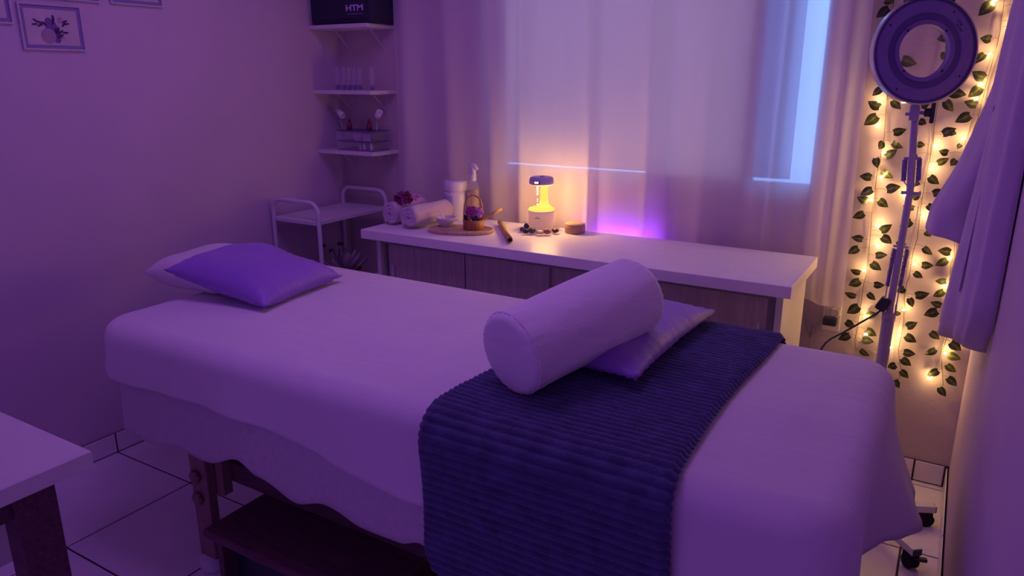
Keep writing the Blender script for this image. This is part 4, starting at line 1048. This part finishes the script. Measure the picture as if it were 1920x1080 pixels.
# head joint
hj = MB().bbox((a2.x-0.015, LY-0.014, a2.z-0.022), (a2.x+0.012, LY+0.014, a2.z+0.022), 0.003, 2)
hj.tube([a2+Vector((-0.003, 0, 0.015)), a2+Vector((0.002, -0.01, 0.06))], 0.009, 10)
hj.tube([a2+Vector((-0.026, 0, -0.004)), a2+Vector((-0.012, 0, -0.004))], 0.005, 8)
hj.tube([a2+Vector((0.010, 0, 0.0)), a2+Vector((0.030, 0, 0.0))], 0.006, 12)
hj.build('head_joint', M['pole'], lp)
kn = MB().lathe([(0, 0), (0.013, 0), (0.013, 0.016), (0, 0.016)], 16, M=frame_M(a2+Vector((0.024, 0, 0.002)), (0, 1, 0), (1, 0, 0)))
kn.bbox((0.040, -0.010, -0.029), (0.052, 0.010, 0.032), 0.003, 2, M=Matrix.Translation(a2))
kn.build('tilt_knob', M['black'], lp)
# head
hcn = P(1732, 96)+Vector((0.0, -0.03, 0.0))
hcn = at(1732, 96, Y=LY-0.03)
view = (Vector((0, 0, HC))-hcn).normalized()
nrm = (view+_R*0.05+_U*0.10).normalized()
Mh = frame_M(hcn, _R, nrm)
RO, RI = 0.150, 0.074
ring = [(RI, -0.012), (RI, 0.004), (RI+0.012, 0.006), (RI+0.0135, 0.009), (RI+0.0145, 0.004), (RI+0.030, 0.003), (RI+0.032, 0.008), (RO-0.010, 0.0085), (RO-0.008, 0.004), (RO-0.003, 0.004), (RO-0.002, 0.012), (RO, 0.012), (RO, -0.020), (RO-0.02, -0.032), (RI+0.02, -0.034), (RI, -0.030)]
hdr = MB()
nR = 72
def lring(prof, n=nR, M_=Mh):
    v = [Vector((r*math.cos(2*PI*k/n), r*math.sin(2*PI*k/n), z)) for r, z in prof for k in range(n)]
    L_ = len(prof); f = [(i*n+k, i*n+(k+1) % n, ((i+1) % L_)*n+(k+1) % n, ((i+1) % L_)*n+k) for i in range(L_) for k in range(n)]
    return MB().add(v, f, False, M_)
head = lring([(RO-0.0015, -0.012), (RO-0.0015, 0.003), (RI+0.0005, 0.003), (RI+0.0005, -0.018), (RI+0.02, -0.024), (RO-0.02, -0.022)]).build('lamp_head', M['lamp2'], lp)
lring([(RI+0.031, 0.0031), (RI+0.033, 0.0075), (RO-0.011, 0.0075), (RO-0.009, 0.0031)]).build('led_ring', M['lamp'], head)
lring([(RI, -0.010), (RI, 0.006), (RI+0.012, 0.008), (RI+0.0125, 0.0031)]).build('lens_bezel', M['lamp'], head)
lring([(RO-0.002, 0.010), (RO+0.002, 0.010), (RO+0.002, -0.012), (RO-0.0015, -0.012), (RO-0.0015, 0.004)]).build('rim', M['chrome'], head)
ch = MB()
for k in range(30):
    a = 2*PI*k/30; r = RI+0.042+(0.014 if k % 2 else 0.0)
    ch.box((-0.0024, -0.0016, 0), (0.0024, 0.0016, 0.0012), Mh @ Matrix.Translation((r*math.cos(a), r*math.sin(a), 0.0075)) @ Matrix.Rotation(a+PI/2, 4, 'Z'))
ch.build('led_chips', M['ledchip'], head)['kind'] = 'stuff'
scr = MB()
for k in range(4):
    a = PI/4+k*PI/2
    scr.lathe([(0, 0), (0.0035, 0), (0.0035, 0.001), (0, 0.001)], 10, (math.cos(a)*(RI+0.005), math.sin(a)*(RI+0.005), 0.0075), M=Mh)
    scr.lathe([(0, 0), (0.003, 0), (0.003, 0.001), (0, 0.001)], 10, (math.cos(a+0.2)*(RI+0.055), math.sin(a+0.2)*(RI+0.055), 0.0075), M=Mh)
scr.build('screws', M['black'], head)['kind'] = 'stuff'
text_part('LOTE', 0.010, Mh @ Matrix.Translation((RI*1.62*math.cos(0.72), RI*1.62*math.sin(0.72), 0.0078)) @ Matrix.Rotation(-0.9, 4, 'Z'), M['ink'], head, 'lettering')
text_part('1021-609', 0.0075, Mh @ Matrix.Translation((RI*1.50*math.cos(0.62), RI*1.50*math.sin(0.62), 0.0078)) @ Matrix.Rotation(-0.9, 4, 'Z'), M['ink'], head, 'lettering')
MB().lathe([(0, -0.004), (0.05, -0.0055), (RI-0.0005, -0.0085), (RI-0.0005, -0.0095), (0.05, -0.0125), (0, -0.014)], 48, M=Mh).build('magnifier_lens', M['lens'], head)
MB().bbox((-0.008, RO-0.001, -0.02), (0.008, RO+0.012, 0.012), 0.002, 1, M=Mh @ Matrix.Rotation(0.38, 4, 'Z')).build('cover_clip', M['black'], head)
MB().bbox((-0.008, RO-0.001, -0.02), (0.008, RO+0.012, 0.012), 0.002, 1, M=Mh @ Matrix.Rotation(-0.42, 4, 'Z')).build('cover_clip', M['black'], head)
# star base with casters
ends = [at(1742, 958, Z=0.055), at(1712, 1040, Z=0.05)]
cen = Vector((LX, LY, 0))
angs = [math.atan2(e.y-LY, e.x-LX) for e in ends]
MB().lathe([(0.0, 0.055), (0.045, 0.055), (0.045, 0.085), (0.022, 0.10), (0.0, 0.10)], 20, cen).build('base_hub', M['white_metal'], lp)
legs = [(angs[0], (ends[0]-cen).xy.length), (angs[1], (ends[1]-cen).xy.length), (angs[0]+2.0, 0.24), (angs[0]+3.3, 0.25)]
for a, L in legs:
    d = Vector((math.cos(a), math.sin(a), 0)); Mx = frame_M(cen, d)
    b = MB().bbox((0.03, -0.016, 0.055), (L+0.015, 0.016, 0.080), 0.003, 2, M=Mx).build('base_leg', M['white_metal'], lp)
    MB().box((L+0.0155, -0.0155, 0.057), (L+0.017, 0.0155, 0.078), M=Mx).build('end_cap', M['black'], b)
    cs = MB()
    for s_ in (-0.010, 0.010):
        cs.lathe([(0, -0.008), (0.021, -0.008), (0.0245, -0.004), (0.0245, 0.004), (0.021, 0.008), (0, 0.008)], 20, M=Mx @ Matrix.Translation((L-0.008, s_, 0.0245)) @ Matrix.Rotation(PI/2, 4, 'X'))
    cs.bbox((L-0.026, -0.020, 0.036), (L+0.008, 0.020, 0.056), 0.005, 2, M=Mx)
    cs.build('caster', M['rubber'], b)
MB().bbox((0, -0.008, 0.030), (0.042, 0.008, 0.042), 0.002, 1, M=frame_M(cen+Vector((math.cos(legs[1][0])*legs[1][1], math.sin(legs[1][0])*legs[1][1], 0)), (0.95, 0.3, 0))).build('brake_lever', M['black'], lp)
# lamp plug with cable
pg = at(1656, 570, Y=2.565)
bk2 = MB().bbox((-0.016, -0.014, -0.022), (0.016, 0.014, 0.022), 0.005, 2, M=Matrix.Translation(pg) @ Matrix.Rotation(0.45, 4, 'Y')).build('cable_switch', M['black'])
tag(bk2, 'black in-line switch box hanging at the lamp pole', 'switch')
pts = [at(x, y, Y=Y) for x, y, Y in ((1652, 582, 2.56), (1640, 590, 2.55), (1610, 607, 2.53), (1580, 624, 2.50), (1560, 634, 2.47), (1548, 643, 2.44), (1530, 668, 2.40))]
cb2 = MB().tube(pts, 0.0032, 8).build('power_cable', M['black']); tag(cb2, 'black power cable running from the lamp pole down behind the bed', 'cable')
# outlet with plug
oc = at(1563, 590, Y=YB)
ou = thing('wall_outlet', 'white wall outlet plate beside the curtain hem', 'outlet', oc)
MB().bbox((oc.x-0.038, YB-0.010, oc.z-0.065), (oc.x+0.028, YB, oc.z+0.055), 0.004, 2).build('plate', M['white'], ou)
MB().bbox((oc.x-0.026, YB-0.014, oc.z-0.03), (oc.x+0.016, YB-0.009, oc.z+0.03), 0.003, 1).build('socket', M['cream'], ou)
plg = MB().bbox((oc.x-0.032, YB-0.052, oc.z-0.034), (oc.x+0.020, YB-0.0145, oc.z-0.002), 0.008, 2).build('black_plug', M['black']); tag(plg, 'black plug in the wall outlet beside the curtain hem', 'plug')
plc = MB().bbox((oc.x-0.006, YB-0.036, oc.z+0.004), (oc.x+0.026, YB-0.0145, oc.z+0.034), 0.006, 2).build('clear_plug', M['clearcord']); tag(plc, 'clear fairy-light plug in the upper socket of the wall outlet', 'plug')
loop = [at(x, y, Y=YB-0.04) for x, y in ((1553, 600), (1540, 599), (1530, 603), (1524, 612), (1518, 628), (1513, 618), (1511, 605), (1516, 598), (1522, 600), (1526, 610), (1521, 625), (1518, 632), (1522, 620), (1528, 610), (1531, 618), (1524, 628), (1519, 634), (1518, 655))]
lpw = MB().tube(loop, 0.0024, 6).build('bundled_cord', M['grey']); tag(lpw, 'grey cord tied in loops beside the wall outlet', 'cord')

# ================================================================= ROBE on the right wall
def robe():
    n = 96; nv = 48; z0, z1 = 0.83, 2.02
    vs_ = []
    def cen_(z):
        u = (z-z0)/(z1-z0)
        yn = 2.05-0.02*u + (0.10*max(0, 1-u/0.13)**2)
        yf = 2.50-0.02*u-0.16*max(0, (u-0.72)/0.28)**1.5
        dx = 0.100*(1-0.6*u-0.3*max(0, (u-0.7)/0.3))
        return yn, yf, dx
    def f(u, v):
        z = z0+(z1-z0)*v; yn, yf, dx = cen_(z)
        a = PI*u           # 0: near edge at wall, pi: far edge at wall
        y = (yn+yf)/2-(yf-yn)/2*math.cos(a)
        s = max(0.0, math.sin(a))**0.55
        fold = 0.010*math.sin(u*23+v*2.2)+0.007*math.sin(u*41-v*3)
        fold *= (1-0.5*v)
        x = XR-0.004-(dx+fold)*s
        zz = z
        if v < 0.001: zz = z+0.010*math.sin(u*9)-0.008
        return Vector((x, y, zz))
    return MB().grid(f, n, nv)
ro = thing('robe', 'lilac short-sleeved robe hanging on the right wall beside the lamp', 'robe', (XR, 2.27, 0.8))
rbo = robe().build('robe_body', M['robe'], ro); solidify(rbo, 0.004)
def sleeve():
    pts = [((0.118, 2.27, 1.92), 0.015, 0.06), ((0.114, 2.30, 1.70), 0.026, 0.075), ((0.096, 2.33, 1.46), 0.044, 0.085), ((0.058, 2.35, 1.27), 0.054, 0.088), ((0.022, 2.36, 1.15), 0.066, 0.090), ((0.012, 2.365, 1.075), 0.066, 0.090)]
    n = 56
    def f(u, v):
        t = v*(len(pts)-1); i = min(int(t), len(pts)-2); q = t-i
        c = Vector(pts[i][0]).lerp(Vector(pts[i+1][0]), q); rx = pts[i][1]*(1-q)+pts[i+1][1]*q; ry = pts[i][2]*(1-q)+pts[i+1][2]*q
        a = 2*PI*u; w = 1+0.05*math.sin(a*4+v*5)+0.03*math.sin(a*7-v*8)
        p = c+Vector((rx*w*math.cos(a), ry*w*math.sin(a), 0))
        if v > 0.98: p.z += -0.02*math.cos(a)*1.0+0.004*math.sin(a*3)
        p.x = min(p.x, XR-0.006)
        return p
    return MB().grid(f, n, 30, closeu=True)
so = sleeve().build('sleeve', M['robe'], ro); solidify(so, 0.004)
fac = MB().tube([(0.095, 2.14, 1.90), (0.082, 2.13, 1.7), (0.069, 2.12, 1.45), (0.057, 2.115, 1.2), (0.048, 2.12, 0.98)], [0.006]*5, 8, flat=0.35).build('front_facing', M['robe'], ro)
tp = at(1868, 202, Y=2.244)
tg = MB().box((tp.x-0.006, tp.y-0.002, tp.z-0.010), (tp.x+0.008, tp.y, tp.z+0.004)).build('care_label', M['lamp2'], ro)
MB().tube([tp+Vector((0.002, 0, 0.0)), tp+Vector((0.008, 0.0, 0.03)), tp+Vector((0.022, 0.0, 0.09))], 0.0018, 6).build('hanging_cord', M['skin'], ro)
MB().tube([(XR, 2.26, 2.00), (XR-0.05, 2.26, 1.995), (XR-0.06, 2.26, 2.03)], 0.006, 8).build('hanging_loop', M['robe'], ro)
hk = MB().tube([(XR-0.001, 2.26, 2.04), (XR-0.05, 2.26, 2.03), (XR-0.065, 2.26, 2.07)], 0.007, 8)
hk.lathe([(0, 0), (0.02, 0), (0.018, 0.004), (0, 0.004)], 16, M=frame_M((XR, 2.26, 2.04), (0, 1, 0), (-1, 0, 0)))
hko = hk.build('wall_hook', M['chrome']); tag(hko, 'metal hook on the right wall holding the robe', 'hook')
